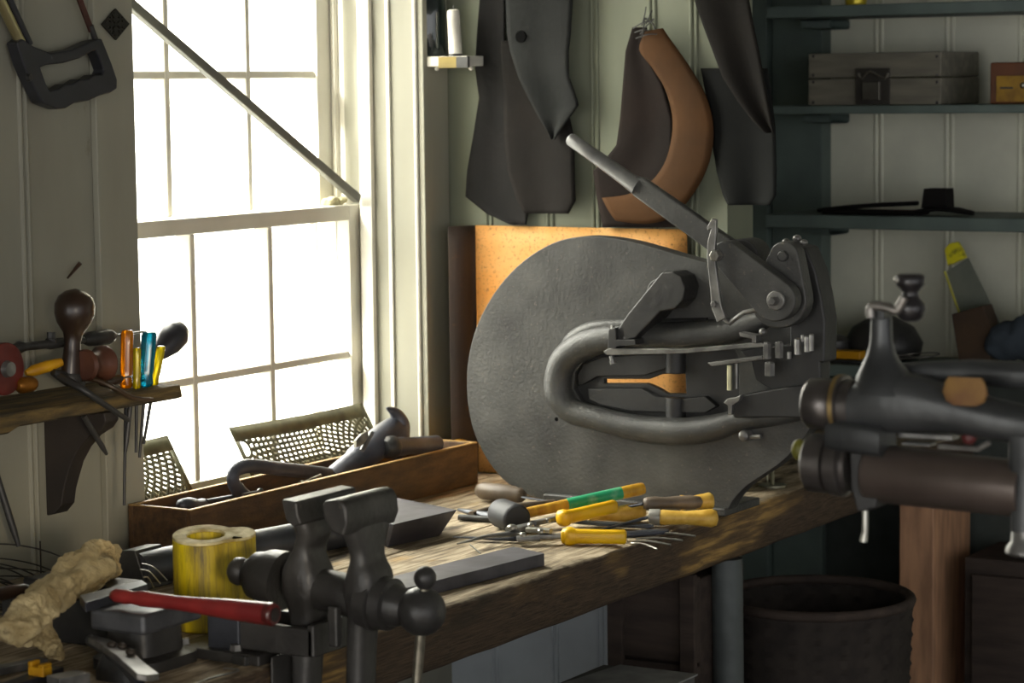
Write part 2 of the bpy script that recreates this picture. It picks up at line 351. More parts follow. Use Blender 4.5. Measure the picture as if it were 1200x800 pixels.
def plank(mb, x0, x1, y0, y1, z0, z1, n=90):
    g = []
    for i in range(n+1):
        yy = y0 + (y1-y0)*i/n
        j = lambda s=1: random.uniform(-.0012, .0012)*s
        g.append([V((x0, yy, z0)), V((x0, yy, z1)), V(((x0+x1)/2, yy, z1+j(.6))), V((x1-.02, yy, z1+j())), V((x1-.006+j(2), yy, z1-.002+j(1.5))), V((x1+j(2), yy, z1-.012+j(2.5))), V((x1+j(2.2), yy, (z0+z1)/2)), V((x1+j(2.2), yy, z0+.008+j(2))), V((x1-.008+j(2), yy, z0))])
    return mb.ring(g)
plank(t, PEND+.003, BX, .9, bl, BZ-.083, BZ)
t.build('front_plank', BENCHF, bench, smooth=50)
t = MB()
for a, b in ((-2.498, -2.31), (-2.308, -2.12), (-2.118, PEND+.001)): t.span((a, .9, BZ-.06), (b, BY-.003, BZ))
t.span((-2.3, BY+.103, BZ-.06), (PEND+.001, bl, BZ))
t.build('back_plank', BENCHF, bench, bevel=.003)
pa = PX(1094, 650, BX-.004)
MB().span((BX-.004-.072, pa.y, 0), (BX-.004, pa.y+.2, BZ-.0835)).build('leg', LEGW, bench, bevel=.003)
MB().span((BX-.11, 1.2, 0), (BX-.01, 1.3, BZ-.0835)).build('leg', LEGW, bench, bevel=.003)
MB().span((-2.48, 1.2, 0), (-2.39, 1.3, BZ-.0605)).build('leg', LEGW, bench, bevel=.003)
# ------------------------------------------------------------------ the throatless shear and the sheet behind it
def clampz(P, z=BZ+.0005): return [V((p.x, p.y, max(p.z, z))) for p in P]
def hull2(c1, r1, c2, r2, n=14):
    """outline of a bar with two round ends, photo coordinates"""
    a0 = atan2(c2[1]-c1[1], c2[0]-c1[0]); d = hypot(c2[0]-c1[0], c2[1]-c1[1]); b = math.acos(max(-1, min(1, (r1-r2)/d)))
    out = []
    for i in range(n+1):
        t = a0 + b + (2*pi-2*b)*i/n; out.append((c1[0]+r1*cos(t), c1[1]+r1*sin(t)))
    for i in range(n+1):
        t = a0 - b + 2*b*i/n; out.append((c2[0]+r2*cos(t), c2[1]+r2*sin(t)))
    return out
SHADI = mat('shaded_iron', (50, 50, 50), .5, .2, col2=(36, 36, 36), scale=12, bump=.25)  # iron darkened in colour for the shade in the throat and at the right
S42 = .00142                                              # metres to a pixel at the shear
def slabp(px, y, t): return MB().prism(py_pts(px, y), (0, t, 0))
SY = 3.70
sh = thing('bench_shear', 'large cast iron bench shear with a round throat plate and a long raised lever', 'metal shear', (PY(745, 590, SY).x, SY+.02, BZ))
arc = [(640, 586), (612, 577), (588, 560), (570, 537), (556, 508), (549, 478), (547, 448), (549, 420), (556, 390), (568, 362), (585, 335), (606, 312), (630, 294), (655, 282), (682, 277), (710, 278), (740, 283), (770, 291), (800, 300), (830, 308), (870, 320), (905, 330), (935, 345), (955, 370), (962, 405), (962, 450), (955, 490), (938, 518), (915, 542), (890, 559), (872, 572), (858, 588), (851, 604)]
hole = [(672, 455), (674, 436), (684, 423), (705, 414), (760, 410), (860, 408), (866, 420), (866, 470), (850, 485), (800, 490), (740, 488), (700, 480), (682, 472)]
t = MB().prism(clampz(py_pts([tuple(p) for p in cr([(a[0], a[1]) for a in arc], 3)], SY)), (0, .034, 0), [py_pts(hole, SY)])
t.build('body_plate', IRON, sh, bevel=.007, seg=4)
a, b = PY(640, 586, SY), PY(851, 604, SY)
MB().span((a.x, SY-.012, BZ+.0002), (b.x+.004, SY+.12, BZ+.014)).build('base', IRON, sh, bevel=.003)
slit = [(708, 444), (760, 444), (775, 438), (803, 438), (804, 461), (782, 461), (768, 453), (758, 449), (708, 449)]
jaw = [(668, 456), (671, 432), (682, 419), (704, 410), (760, 406), (864, 404), (870, 420), (870, 472), (852, 489), (800, 494), (740, 492), (698, 484), (678, 475)]
MB().prism(py_pts(jaw, SY+.014), (0, .012, 0), [py_pts(slit, SY+.014)]).build('jaw_plate', SHADI, sh, bevel=.0015)
slabp([(688, 455), (752, 455), (768, 464), (800, 467), (826, 464), (840, 476), (826, 484), (740, 482), (704, 475), (690, 468)], SY+.002, .014).build('lower_jaw', SHADI, sh, bevel=.002)
slabp([(676, 440), (684, 426), (706, 418), (780, 414), (780, 432), (755, 440), (700, 441), (684, 450), (678, 452)], SY+.004, .012).build('upper_jaw', SHADI, sh, bevel=.002)
for y0, y1 in ((411, 437), (465, 493)):
    a, b = PY(792, y0, SY+.010), PY(792, y1, SY+.010)
    MB().cyl(a, b, 12*S42).build('pillar', SHADI, sh, bevel=.002)
rib = [(900, 372, 10), (880, 380, 13), (850, 388, 15), (800, 393, 17), (740, 395, 17), (705, 398, 17), (678, 407, 17), (660, 424, 17), (654, 447, 17), (657, 466, 17), (672, 482, 15), (700, 490, 14), (735, 499, 15), (770, 504, 16), (810, 505, 16), (840, 500, 15), (868, 492, 13), (905, 488, 11), (940, 484, 8)]
q = cr([(a, b, c) for a, b, c in rib], 5)
MB().tube([PY(p[0], p[1], SY-.004) for p in q], [p[2]*S42 for p in q], 14).build('throat_rib', IRON, sh, smooth=80)
q = cr([(660, 412, 7), (672, 396, 9), (695, 385, 9), (730, 381, 8), (790, 380, 7), (830, 378, 6)], 5)
MB().tube([PY(p[0], p[1], SY-.001) for p in q], [p[2]*S42 for p in q], 12).build('rib_flange', IRON, sh, smooth=80)
# linkage, lever
slabp([(925, 286), (944, 290), (956, 318), (962, 345), (967, 375), (966, 425), (925, 425)], SY-.03, .05).build('head_housing', SHADI, sh, bevel=.004)
slabp(hull2((912, 352), 33, (918, 300), 17), SY-.075, .03).build('crank_link', IRON, sh, bevel=.003)
slabp(hull2((868, 300), 20, (848, 300), 18), SY-.055, .05).build('fulcrum_boss', IRON2, sh, bevel=.003)
arm = slabp(hull2((850, 299), 17, (907, 352), 25), SY-.105, .026).build('link_arm', IRON, sh, bevel=.003)
def bolt(c, r, y, name='bolt', par=None, hexn=6, h=.012, m=STEEL, wash=None):
    p = PY(c[0], c[1], y); b = MB()
    if wash: b.lathe(p+V((0, .004, 0)), p+V((0, -.002, 0)), [(0, wash), (.7, wash), (1, wash*.9)], 24)
    b.lathe(p, p+V((0, -h, 0)), [(0, r), (.75, r), (1, r*.8)], hexn)
    return b.build(name, m, par or sh, bevel=.0008)
bolt((909, 352), 5.5*S42, SY-.107, par=arm, wash=11*S42, h=.016)
bolt((841, 299), 7*S42, SY-.107, par=arm, h=.014, m=BRIGHT)
bolt((918, 300), 6*S42, SY-.077, h=.006, m=IRON, hexn=16)
lev = MB().prism(py_pts([(737, 206), (752, 208), (800, 241), (862, 284), (868, 300), (852, 311), (838, 300), (790, 265), (741, 229), (733, 215)], SY-.085), (0, .016, 0)).build('lever', IRON, sh, bevel=.004, seg=3)
a, b = PY(666, 161, SY-.077), PY(748, 219, SY-.077)
MB().lathe(a, b, [(0, .003), (.015, .0085), (.04, .0108), (.3, .0112), (.8, .0128), (1, .015)], 18).build('grip', mat('lever_grip', (120, 120, 118), .4, .5, col2=(92, 92, 92), scale=30, bump=.15), lev, smooth=70)
slabp([(828, 266), (834, 256), (839, 257), (839, 272), (837, 300), (841, 330), (845, 358), (850, 372), (840, 378), (834, 362), (831, 330), (828, 300), (829, 282), (833, 268), (829, 270)], SY-.118, .008).build('spring_hook', STEEL, sh, bevel=.0015)
MB().tube(py_pts([(846, 366), (850, 375), (855, 379), (862, 373), (872, 366), (882, 364), (889, 362)], SY-.09), .0038, 8).build('leaf_spring', STEEL, sh)
bolt((838, 356), 4*S42, SY-.118, h=.008)
wdg = slabp([(775, 319), (788, 318), (798, 324), (803, 338), (800, 352), (790, 362), (774, 365), (744, 396), (726, 402), (719, 392), (735, 368)], SY-.05, .05).build('hold_down_arm', IRON2, sh, bevel=.003)
a = PY(789, 342, SY-.002); MB().cyl(a, a+V((0, -.046, 0)), 18*S42, n=32).build('boss', IRON, wdg, bevel=.002)
cl = slabp([(713, 386), (721, 384), (722, 398), (744, 398), (745, 404), (722, 406), (722, 408), (712, 408)], SY-.058, .03).build('clamp', IRON2, sh, bevel=.001)
for c in (733, 718):
    a, b = PY(c, 399, SY-.045), PY(c, 384 if c == 733 else 381, SY-.045)
    MB().lathe(a, b, [(0, .006), (.3, .006), (.32, .0035), (1, .0035)], 8).build('bolt', STEEL, cl)
MB().lathe(PY(716, 417, SY-.04), PY(719, 426, SY-.04), [(0, .004), (.5, .004), (.55, .006), (1, .006)], 8).build('bolt', STEEL, cl)
slabp([(707, 412), (713, 408), (800, 409), (893, 401), (896, 406), (800, 414), (711, 416)], SY-.052, .02).build('upper_blade', STEEL, sh, bevel=.001)
slabp([(829, 425), (893, 417), (894, 421), (834, 429)], SY-.06, .025).build('lower_blade', STEEL, sh, bevel=.001)
MB().lathe(PY(855, 428, SY-.05), PY(855, 457, SY-.05), [(0, .0042), (1, .0042)], 12).build('guide_pin', mat('pale_pin', (188, 184, 150), .4, .6), sh)
MB().lathe(PY(863, 426, SY-.045), PY(863, 455, SY-.045), [(0, .003), (1, .003)], 10).build('guide_pin', STEEL, sh)
blk = slabp([(852, 470), (868, 463), (905, 456), (955, 449), (958, 490), (905, 489), (860, 490)], SY-.045, .05).build('blade_block', SHADI, sh, bevel=.003)
slabp([(866, 410), (898, 406), (960, 400), (962, 452), (905, 458), (885, 445), (880, 425)], SY-.03, .035).build('slide_block', SHADI, sh, bevel=.003)
for cx, ya, yb, r, hn in ((899, 401, 420, 5, 6), (913, 400, 419, 5, 6), (925, 412, 420, 2.5, 8), (935, 396, 415, 4, 8), (946, 393, 412, 3.5, 8), (951, 391, 411, 3, 8), (902, 424, 440, 6, 6), (941, 392, 400, 2.5, 8)):
    MB().lathe(PY(cx, ya, SY-.062), PY(cx, yb, SY-.062), [(0, r*S42*.7), (.08, r*S42), (1, r*S42)], hn).build('stud', STEEL, sh, smooth=25)
slabp([(848, 472), (852, 467), (861, 466), (868, 463), (866, 470), (858, 475), (857, 486), (853, 486), (853, 475)], SY-.055, .012).build('stop_bracket', STEEL, sh, bevel=.001)
slabp([(866, 389), (886, 393), (886, 402), (881, 402), (881, 397), (867, 394)], SY-.055, .02).build('gauge_bracket', STEEL, sh, bevel=.001)
MB().ball(PY(894, 389, SY-.05), 4.5*S42).build('ball_stud', STEEL, sh)
for c, r in (((921, 283), 4.5), ((934, 279), 5), ((942, 284), 4.5), ((935, 286), 4)): MB().ball(PY(c[0], c[1], SY-.04), r*S42, (1, 1, .8), 12, 8).build('rivet', STEEL, sh)
bo = MB(); p = PY(876, 509, SY); bo.lathe(p+V((0, .0, 0)), p+V((.002, -.022, 0)), [(0, .01), (.6, .01), (.9, .008), (1, .004)], 16); bo.tube([p+V((.004, -.012, -.002)), p+V((.03, -.012, 0))], .004, 8)
bo.build('locking_screw', STEEL, sh)
p = PY(652, 491, SY-.0005); MB().cyl(p, p+V((0, .004, 0)), .0035, n=12).build('oil_hole', mat('hole_black', (12, 12, 12), .9, spec=.05), sh)
# bolts that hold it to the bench
for k, (c, lab) in enumerate((((905, 570), 'tall threaded bolt with washer standing in the bench behind the shear'), ((899, 566), 'thin threaded rod just left of the tall bolt behind the shear'))):
    p = PZ(c[0], c[1], BZ); b = MB(); n = 22
    hh = .038 if k == 0 else .034; rr = .0042 if k == 0 else .0022
    b.lathe(p+V((0, 0, .0002)), p+V((0, 0, hh)), [(i/n, rr*(1 if i % 2 else .82)) for i in range(n+1)], 12)
    if k == 0: b.cyl(p+V((0, 0, .0002)), p+V((0, 0, .004)), .024, n=28)
    tag(b.build('threaded_bolt', mat('bolt_zinc', (168, 164, 140), .35, .7)), lab, 'bolt')
# copper coloured sheet leaning on the back wall
z1 = PY(660, 266, BY-.012).z
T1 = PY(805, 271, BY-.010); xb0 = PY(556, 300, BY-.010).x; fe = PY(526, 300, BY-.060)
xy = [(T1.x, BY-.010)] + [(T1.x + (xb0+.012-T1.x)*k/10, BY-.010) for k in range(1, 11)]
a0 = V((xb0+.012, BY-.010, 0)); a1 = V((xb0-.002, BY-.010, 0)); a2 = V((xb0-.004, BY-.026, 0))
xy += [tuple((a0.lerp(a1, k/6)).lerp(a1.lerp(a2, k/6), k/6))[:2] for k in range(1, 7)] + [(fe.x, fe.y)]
RUST = mat('rusty_sheet', (210, 138, 54), .6, 0, spec=.3, col2=(212, 168, 106), scale=4, bump=.06, bscale=120, spots=((104, 70, 38), 190, .54, .7))
grid = lambda L_: [[V((x, y, z1)).lerp(V((x, y, BZ+.002)), k/12) for x, y in L_] for k in range(13)]
ms = thing('metal_sheet', 'large rusty orange metal sheet leaning on the back wall behind the bench shear', 'metal sheet', ((T1.x+xb0)/2, BY-.010, BZ))
MB().sheet(grid(xy[:13])).build('panel', RUST, ms, solid=.0025, smooth=80)
MB().sheet(grid(xy[12:])).build('bent_edge', mat('shaded_edge', (62, 46, 35), .6, .1, col2=(46, 35, 28), scale=9, spots=((120, 74, 36), 40, .6, .75)), ms, solid=.0025, smooth=80, label='bent edge coloured dark as shade')  # dark colour stands in for the shade along the sheet's left edge
# ------------------------------------------------------------------ post vise at the front of the bench
VY = 2.52; S31 = .00104
vi = thing('post_vise', 'black iron post vise clamped to the front edge of the workbench', 'vise', (PY(357, 750, VY).x, VY, 0))
VM = mat('vise_iron', (70, 69, 67), .42, .25, col2=(48, 47, 46), scale=14, bump=.3, bscale=80, spots=((104, 98, 84), 50, .63, .75))
def legloft(name, rows, zend, hyend):
    rings = []
    rows = cr([(r[0], r[1], r[2]) for r in rows], 3), cr([(r[3], 0, 0) for r in rows], 3)
    for (y, xl, xr), h in zip(*rows):
        a, b = PY(xl, y, VY), PY(xr, y, VY); c = (a+b)/2; hx = max(.013, ((xr-xl)*S31 - 1.0*h[0])/1.66); rings.append(sec(c, XA, YA, hx, h[0], 3.4, 24))
    c = rings[-1]; ctr = sum(c, V())/len(c)
    rings.append([V((ctr.x+(p.x-ctr.x)*.8, ctr.y+(p.y-ctr.y)*hyend, zend)) for p in c])
    return MB().ring(rings).build(name, VM, vi, smooth=50)
fl = legloft('fixed_leg', [(598, 338, 388, .034), (612, 345, 390, .032), (626, 348, 388, .027), (638, 343, 385, .025), (652, 334, 388, .026), (668, 326, 396, .03), (690, 326, 398, .031), (706, 332, 392, .027), (722, 336, 388, .022), (752, 338, 384, .02), (800, 340, 380, .019)], .0, .8)
ml = legloft('movable_leg', [(600, 392, 458, .046), (614, 396, 460, .044), (628, 403, 456, .036), (642, 408, 452, .028), (656, 407, 456, .027), (670, 402, 464, .03), (690, 398, 466, .032), (708, 402, 458, .028), (724, 405, 448, .023), (752, 407, 442, .021), (800, 408, 438, .02)], .25, .8)
JN = VY-.062
MB().prism(py_pts([(329, 585), (347, 588), (349, 604), (353, 614), (343, 618), (334, 609)], JN), (0, .127, 0)).build('fixed_jaw', VM, vi, bevel=.003, seg=3)
MB().prism(py_pts([(376, 591), (380, 587), (394, 585), (401, 588), (405, 596), (407, 614), (402, 630), (388, 624), (378, 606)], JN), (0, .112, 0)).build('movable_jaw', VM, vi, bevel=.004, seg=3)
A, B = PY(280, 669, VY), PY(494, 716, VY)
at = lambda px: A + (B-A)*((px-280)/214)
MB().lathe(at(335), at(268), [(0, .037), (.25, .036), (.4, .031), (.52, .029), (.55, .024), (.64, .02), (.66, .0155), (.69, .0145), (.72, .0165), (.8, .0178), (.88, .0165), (.95, .011), (1, .001)], 28).build('screw_box', VM, vi, smooth=60)
MB().lathe(at(375), at(425), [(0, .026), (1, .026)], 24).build('screw_sleeve', VM, vi)
MB().lathe(at(432), at(478), [(0, .035), (.3, .036), (.33, .031), (.36, .033), (.62, .032), (.66, .026), (.85, .024), (1, .02)], 28).build('collar', VM, vi, smooth=45)
bs = MB().ball(B, .0295, u=28, v=20).build('screw_head', VM, vi)
h0, h1 = PY(498, 688, VY-.004), PY(486, 830, VY-.004)
hb = MB().tube([h0+V((0, 0, .01)), h1], .0062, 14).build('handle', mat('handle_rod', (138, 134, 120), .35, .7, col2=(104, 100, 88), scale=60), vi)
MB().ball(PY(498, 677, VY-.004), .0136, (1, 1, 1.05)).build('handle_end', VM, hb)
p = PZ(300, 750, BZ)
mp = MB(); q0 = PY(338, 760, VY); mp.span((BX-.145, VY-.06, BZ+.0005), (q0.x-.001, VY+.05, BZ+.014)); mp.span((BX+.001, VY-.05, BZ-.06), (q0.x+.012, VY+.05, BZ+.012))
mp.build('mounting_plate', VM, vi, bevel=.003)
st = MB(); xr_ = PY(381, 752, VY).x
st.span((BX-.06, VY-.042, BZ+.0145), (xr_+.012, VY-.031, BZ+.05)); st.span((BX-.06, VY+.031, BZ+.0145), (xr_+.012, VY+.042, BZ+.05)); st.span((xr_+.002, VY-.042, BZ+.0145), (xr_+.013, VY+.042, BZ+.055))
st.build('strap', VM, vi, bevel=.003)
ke = PY(392, 724, VY-.03); MB().box(ke+V((0, 0, -.01)), (.014, .012, .05)).build('wedge_key', VM, vi, bevel=.003)
for x in (.02, .1): MB().lathe((BX-.03-x, VY-.05, BZ+.0145), (BX-.03-x, VY-.05, BZ+.022), [(0, .008), (1, .007)], 6).build('bolt', STEEL, vi)
# ------------------------------------------------------------------ left wall: saw, ornament, shelf with tools
def px_pts(px, x): return [PX(p[0], p[1], x) for p in px]
HX = WX+.03
hs = thing('hacksaw', 'black hacksaw hanging high on the left wall, its open grip hanging down', 'saw', PX(90, 90, HX))
hout = [(20, 50), (27, 45), (40, 54), (60, 62), (85, 58), (108, 48), (120, 45), (125, 57), (132, 75), (138, 93), (138, 104), (130, 109), (118, 112), (105, 118), (88, 121), (78, 127), (68, 128), (50, 121), (43, 108), (34, 90), (28, 76)]
hin = [(48, 79), (56, 76), (75, 74), (95, 68), (112, 59), (116, 66), (122, 82), (120, 87), (110, 88), (103, 93), (94, 93), (86, 98), (76, 99), (69, 104), (59, 106), (54, 97)]
PLASTIC = mat('black_plastic', (44, 45, 50), .45, col2=(36, 37, 41), scale=20)
MB().prism(px_pts(hout, HX), (-.022, 0, 0), [px_pts(hin, HX)]).build('grip', PLASTIC, hs, bevel=.003)
a, b = PX(25, 52, HX-.011), PX(-12, -25, HX-.011)
MB().tube([a, b], .0078, 14).build('frame_tube', mat('saw_tube', (196, 188, 140), .3, .8, col2=(170, 160, 120)), hs)
a, b = PX(34, 52, HX-.012), PX(-1, -25, HX-.012); MB().tube([a, b], .0062, 10).build('frame_bar', PLASTIC, hs)
a, b = PX(107, 36, HX-.011), PX(84, -25, HX-.011); d = (b-a).normalized(); r = Matrix((XA, d, XA.cross(d))).transposed()
MB().box((a+b)/2, (.003, (b-a).length, .010), r).build('blade', mat('saw_blade', (96, 52, 44), .45, .4, col2=(70, 40, 36)), hs)
MB().tube([PX(113, 50, HX-.011), PX(106, 30, HX-.011)], .0045, 10).build('blade_pin', IRON2, hs)
a = PX(33, 91, HX); MB().lathe(a, a+V((.006, 0, 0)), [(0, .006), (1, .005)], 12).build('screw', IRON2, hs)
MB().lathe(PX(60, 68, WX-.002), PX(60, 68, HX), [(0, .002), (1, .002)], 8).build('hook', IRON2, hs)
# square ornament
OX = WX+.018; orn = thing('pierced_ornament', 'small dark square pierced metal ornament hung cornerwise beside the window edge', 'ornament', PX(136, 28, OX))
sq = [(120, 28.5), (136, 10), (152, 28), (136.5, 47)]
c = PX(136, 28.5, OX); P4 = px_pts(sq, OX); hol = []
for i in range(4):
    e0, e1 = P4[i], P4[(i+1) % 4]
    for k in range(1, 6):
        m_ = e0.lerp(e1, k/6).lerp(c, .14); hol.append([m_ + (e1-e0).normalized()*.0013*cos(q) + (c-m_).normalized()*.0013*sin(q) for q in [i_*pi/3 for i_ in range(6)]])
    for k, (f1, f2) in enumerate(((.3, .35), (.7, .35), (.5, .55), (.5, .75))):
        m_ = e0.lerp(e1, f1).lerp(c, f2); hol.append([m_ + V((0, cos(q), sin(q)))*.0024*(1 if j % 2 else .5) for j, q in enumerate([i_*pi/5+i for i_ in range(10)])])
MB().prism(P4, (-.003, 0, 0), hol).build('plate', mat('ornament_iron', (40, 38, 34), .5, .4), orn, bevel=.0006)
MB().tube([PX(136, 12, OX-.001), PX(136, 11, WX-.002)], .0012, 6).build('nail', IRON2, orn)
a = PX(79, 326, WX+.012); b = PX(94, 308, WX+.02)
a = PX(79, 326, WX+.001)
tag(MB().tube([a, b], [.0014, .0035], 8).build('wall_peg', KNOBW), 'short dark tapered peg sticking out of the left wall above the tool shelf', 'peg')
# the shelf
SX = WX+.15; tz = PX(212, 451, SX).z; ye = PX(212, 451, SX).y
sf = thing('wall_shelf', 'rough narrow wooden tool shelf bracketed to the left wall', 'shelf', (WX+.07, ye-.4, tz-.022))
SHW = mat('shelf_wood', (112, 92, 52), .8, col2=(58, 50, 34), scale=10, stretch=(8, 1, 8), bump=.7, bscale=30, spots=((60, 52, 38), 7, .5, .65))
g = []
for i in range(40):
    yy = ye - .85 + .85*i/39; q = lambda s: random.uniform(-s, s)
    th = .020 if i > 22 else .027
    g.append([V((WX+.001, yy, tz-th)), V((WX+.001, yy, tz)), V((SX-.004+q(.0015), yy, tz+q(.0006))), V((SX+q(.002), yy, tz-.004)), V((SX+q(.002), yy, tz-th+.003)), V((SX-.005, yy, tz-th))])
MB().ring(g).build('board', SHW, sf, smooth=45)
by = PX(52, 540, WX).y
br = [(43, 486), (122, 482), (124, 494), (118, 503), (104, 512), (92, 526), (83, 543), (78, 560), (74, 575), (72, 592), (64, 602), (52, 604), (40, 600)]
bp_ = [PY(p[0], p[1], by) for p in br]; bp_ = [V((max(p.x, WX+.001), p.y, min(p.z, tz-.0275))) for p in bp_]
MB().prism(bp_, (0, .03, 0), ()).build('bracket', mat('bracket_wood', (52, 44, 38), .65, col2=(38, 33, 30), scale=9, bump=.2), sf, bevel=.002)
# screwdrivers standing through the shelf
def plastic(n, c, c2): return mat(n, c, .22, col2=c2, scale=30, trans=.55, stretch=(1, 1, .1))
AMB, YELP, TEAL = plastic('amber_plastic', (240, 150, 10), (225, 125, 5)), plastic('yellow_plastic', (236, 214, 20), (226, 196, 12)), plastic('teal_plastic', (12, 140, 168), (8, 112, 140))
def driver(x, top, bot, tip, r, m, lab, dx=-.045, lean=0):
    X_ = SX+dx; a = PX(x+lean, top, X_); b = PX(x, bot, X_); b.z = tz+.0005; e = PX(x-lean*1.3, tip, X_)
    d = thing('screwdriver', lab, 'screwdriver', b, 'screwdrivers standing in the wall shelf'); n = 16; rings = []
    for f, k in ((0, .8), (.05, 1), (.2, .82), (.3, 1), (.75, 1), (.93, .96), (.985, .8), (1, .5)):
        c_ = b.lerp(a, f); rings.append([c_ + V((cos(2*pi*i/n), sin(2*pi*i/n), 0))*r*k*(1 if i % 2 else (.84 if .25 < f < .9 else 1)) for i in range(n)])
    MB().ring(rings).build('grip', m, d, bevel=.0006)
    MB().tube([b, e], [.0026, .0022], 10).build('shaft', IRON2, d)
driver(147.5, 386, 446, 592, .0098, AMB, 'amber handled screwdriver, leftmost of those standing in the wall shelf', -.05, 1.5)
driver(160, 407, 447, 530, .0062, YELP, 'short yellow handled screwdriver between the amber one and the teal one', -.03, .5)
driver(170, 388, 449, 536, .0118, TEAL, 'thick teal handled screwdriver standing in the wall shelf', -.035, 5)
driver(180, 405, 449, 520, .0072, YELP, 'slanting yellow handled screwdriver just right of the teal one', -.035, 9)
# rounded knob tool, dark oval handle, eggbeater drill, spool, tongs on the shelf
KX = SX-.05
kn = thing('knob_handled_tool', 'tool with a big dark pear shaped wooden knob standing on the wall shelf', 'hand tool', PX(84, 440, KX))
a, b = PX(82, 446, KX), PX(89, 338, KX); a.z = max(a.z, tz+.003)
MB().lathe(a, b, [(0, .013), (.1, .0145), (.3, .0125), (.42, .0115), (.52, .0145), (.62, .024), (.72, .0285), (.82, .029), (.91, .0245), (.97, .0145), (1, .001)], 28).build('knob', KNOBW, kn, smooth=80)
MB().lathe(a+V((0, 0, -.002)), a.lerp(b, .08), [(0, .016), (.5, .017), (1, .0145)], 20).build('ferrule', IRON2, kn)
ov = thing('file', 'file with a dark oval handle tilted up behind the screwdrivers', 'file', PX(180, 430, SX-.09))
a, b = PX(186, 417, SX-.09), PX(213, 381, SX-.09)
MB().lathe(a, b, [(0, .008), (.1, .012), (.4, .0205), (.7, .0225), (.9, .016), (.98, .007), (1, .001)], 24).build('handle', mat('dark_oval', (54, 54, 60), .4, col2=(40, 40, 46)), ov, smooth=80)
MB().tube([a, PX(150, 447, SX-.09)], [.004, .003], 8).build('blade', IRON2, ov)
a = PX(186, 436, SX-.075); MB().lathe(PX(180, 434, SX-.075), PX(201, 430, SX-.075), [(0, .002), (.4, .0045), (.8, .004), (1, .001)], 12)
DX = SX-.075
dr = thing('hand_drill', 'eggbeater hand drill with red gear wheel lying along the wall shelf', 'hand drill', PX(40, 440, DX))
a, b = PX(-20, 412, DX), PX(100, 398, DX); MB().lathe(a, b, [(0, .006), (.3, .006), (.34, .009), (.4, .006), (.6, .006), (.64, .008), (.8, .007), (1, .005)], 16).build('frame', IRON2, dr)
c0, c1 = PX(98, 398, DX), PX(136, 393, DX); MB().lathe(c0, c1, [(0, .006), (.15, .0105), (.75, .0115), (.9, .008), (1, .003)], 18).build('chuck', IRON2, dr)
MB().tube([c1, PX(172, 388, DX)], [.0022, .0018], 8).build('bit', STEEL, dr)
c = PX(4, 432, DX+.03); r_ = 28*.0013
wh = MB().lathe(c+V((-.006, 0, 0)), c+V((.006, 0, 0)), [(0, r_*.96), (.1, r_), (.9, r_), (1, r_*.9)], 36).build('gear_wheel', mat('gear_red', (112, 34, 28), .4, .2, col2=(80, 26, 22)), dr, bevel=.001)
MB().lathe(c+V((.006, 0, 0)), c+V((.014, 0, 0)), [(0, .012), (1, .010)], 16).build('hub', STEEL, wh)
MB().lathe(PX(30, 437, DX), PX(72, 424, DX+.02), [(0, .004), (.2, .008), (.6, .0085), (1, .006)], 14).build('side_handle', YEL, dr)
p = PX(60, 392, DX); MB().lathe(PX(60, 402, DX), PX(60, 389, DX), [(0, .008), (.4, .008), (.45, .006), (1, .006)], 8).build('oil_cap', IRON2, dr)
sp = MB(); a, b = PX(98, 428, SX-.03), PX(123, 425, SX-.03); sp.lathe(a, b, [(0, .02), (.12, .023), (.2, .02), (.45, .0165), (.7, .0205), (.86, .0255), (.97, .0255), (1, .022)], 28)
tag(sp.build('wooden_spool', mat('spool_wood', (96, 58, 42), .4, col2=(70, 42, 32), scale=12), smooth=60), 'brown turned wooden knob lying on its side behind the pear shaped knob', 'knob')
a = PX(30, 447, SX-.04); tag(MB().lathe(PX(20, 452, SX-.04), PX(40, 449, SX-.04), [(0, .006), (.2, .0115), (.8, .0115), (1, .008)], 16).build('brass_fitting', mat('brass_dull', (160, 104, 34), .4, .7)), 'dull brass fitting lying on the wall shelf beside the red wheel', 'fitting')
tg = thing('tongs', 'iron tongs lying over the front edge of the wall shelf, two long handles hanging out', 'tongs', PX(90, 450, SX))
q = cr([PX(70, 441, SX-.05), PX(95, 455, SX-.005), PX(120, 472, SX+.012), PX(150, 492, SX+.012)], 6)
MB().tube(q, [.0062-.0025*i/(len(q)-1) for i in range(len(q))], 10).build('handle', IRON2, tg)
q = cr([PX(90, 444, SX-.05), PX(112, 445, SX-.02), PX(135, 455, SX+.004), PX(155, 466, SX+.008), PX(178, 468, SX+.010)], 6)
MB().tube(q, .0052, 10, (ZA, .7)).build('handle', mat('tong_brown', (86, 66, 48), .45, .3, col2=(60, 48, 36)), tg)
a, b = PX(62, 436, SX-.055), PX(96, 450, SX-.045); MB().tube([a, a.lerp(b, .5), b], [.005, .011, .008], 12).build('jaw', IRON2, tg)
def poker(name, p, q, r, lab, cat):
    tag(MB().tube([p, p.lerp(q, .8), q], [r, r, r*.6], 10).build(name, IRON2), lab, cat)
poker('punch', PX(98, 487, SX-.03), PX(125, 532, SX-.03), .0042, 'dark steel punch poking down from the shelf beside the bracket', 'punch')
poker('awl', PX(154, 462, SX-.02), PX(147, 530, SX-.02), .0036, 'dark awl hanging through the shelf beside the amber screwdriver shaft', 'awl')
poker('iron_rod', PX(-8, 545, WX+.02), PX(22, 640, WX+.05), .0052, 'thin dark iron rod leaning at the left picture edge below the shelf', 'rod')
tool = thing('chisel', 'dark chisel lying on the wall shelf at the foot of the amber screwdriver', 'chisel', PX(130, 446, SX-.03))
MB().lathe(PX(118, 449, SX-.035), PX(143, 443, SX-.035), [(0, .004), (.2, .008), (.8, .007), (1, .004)], 14).build('handle', KNOBW, tool)
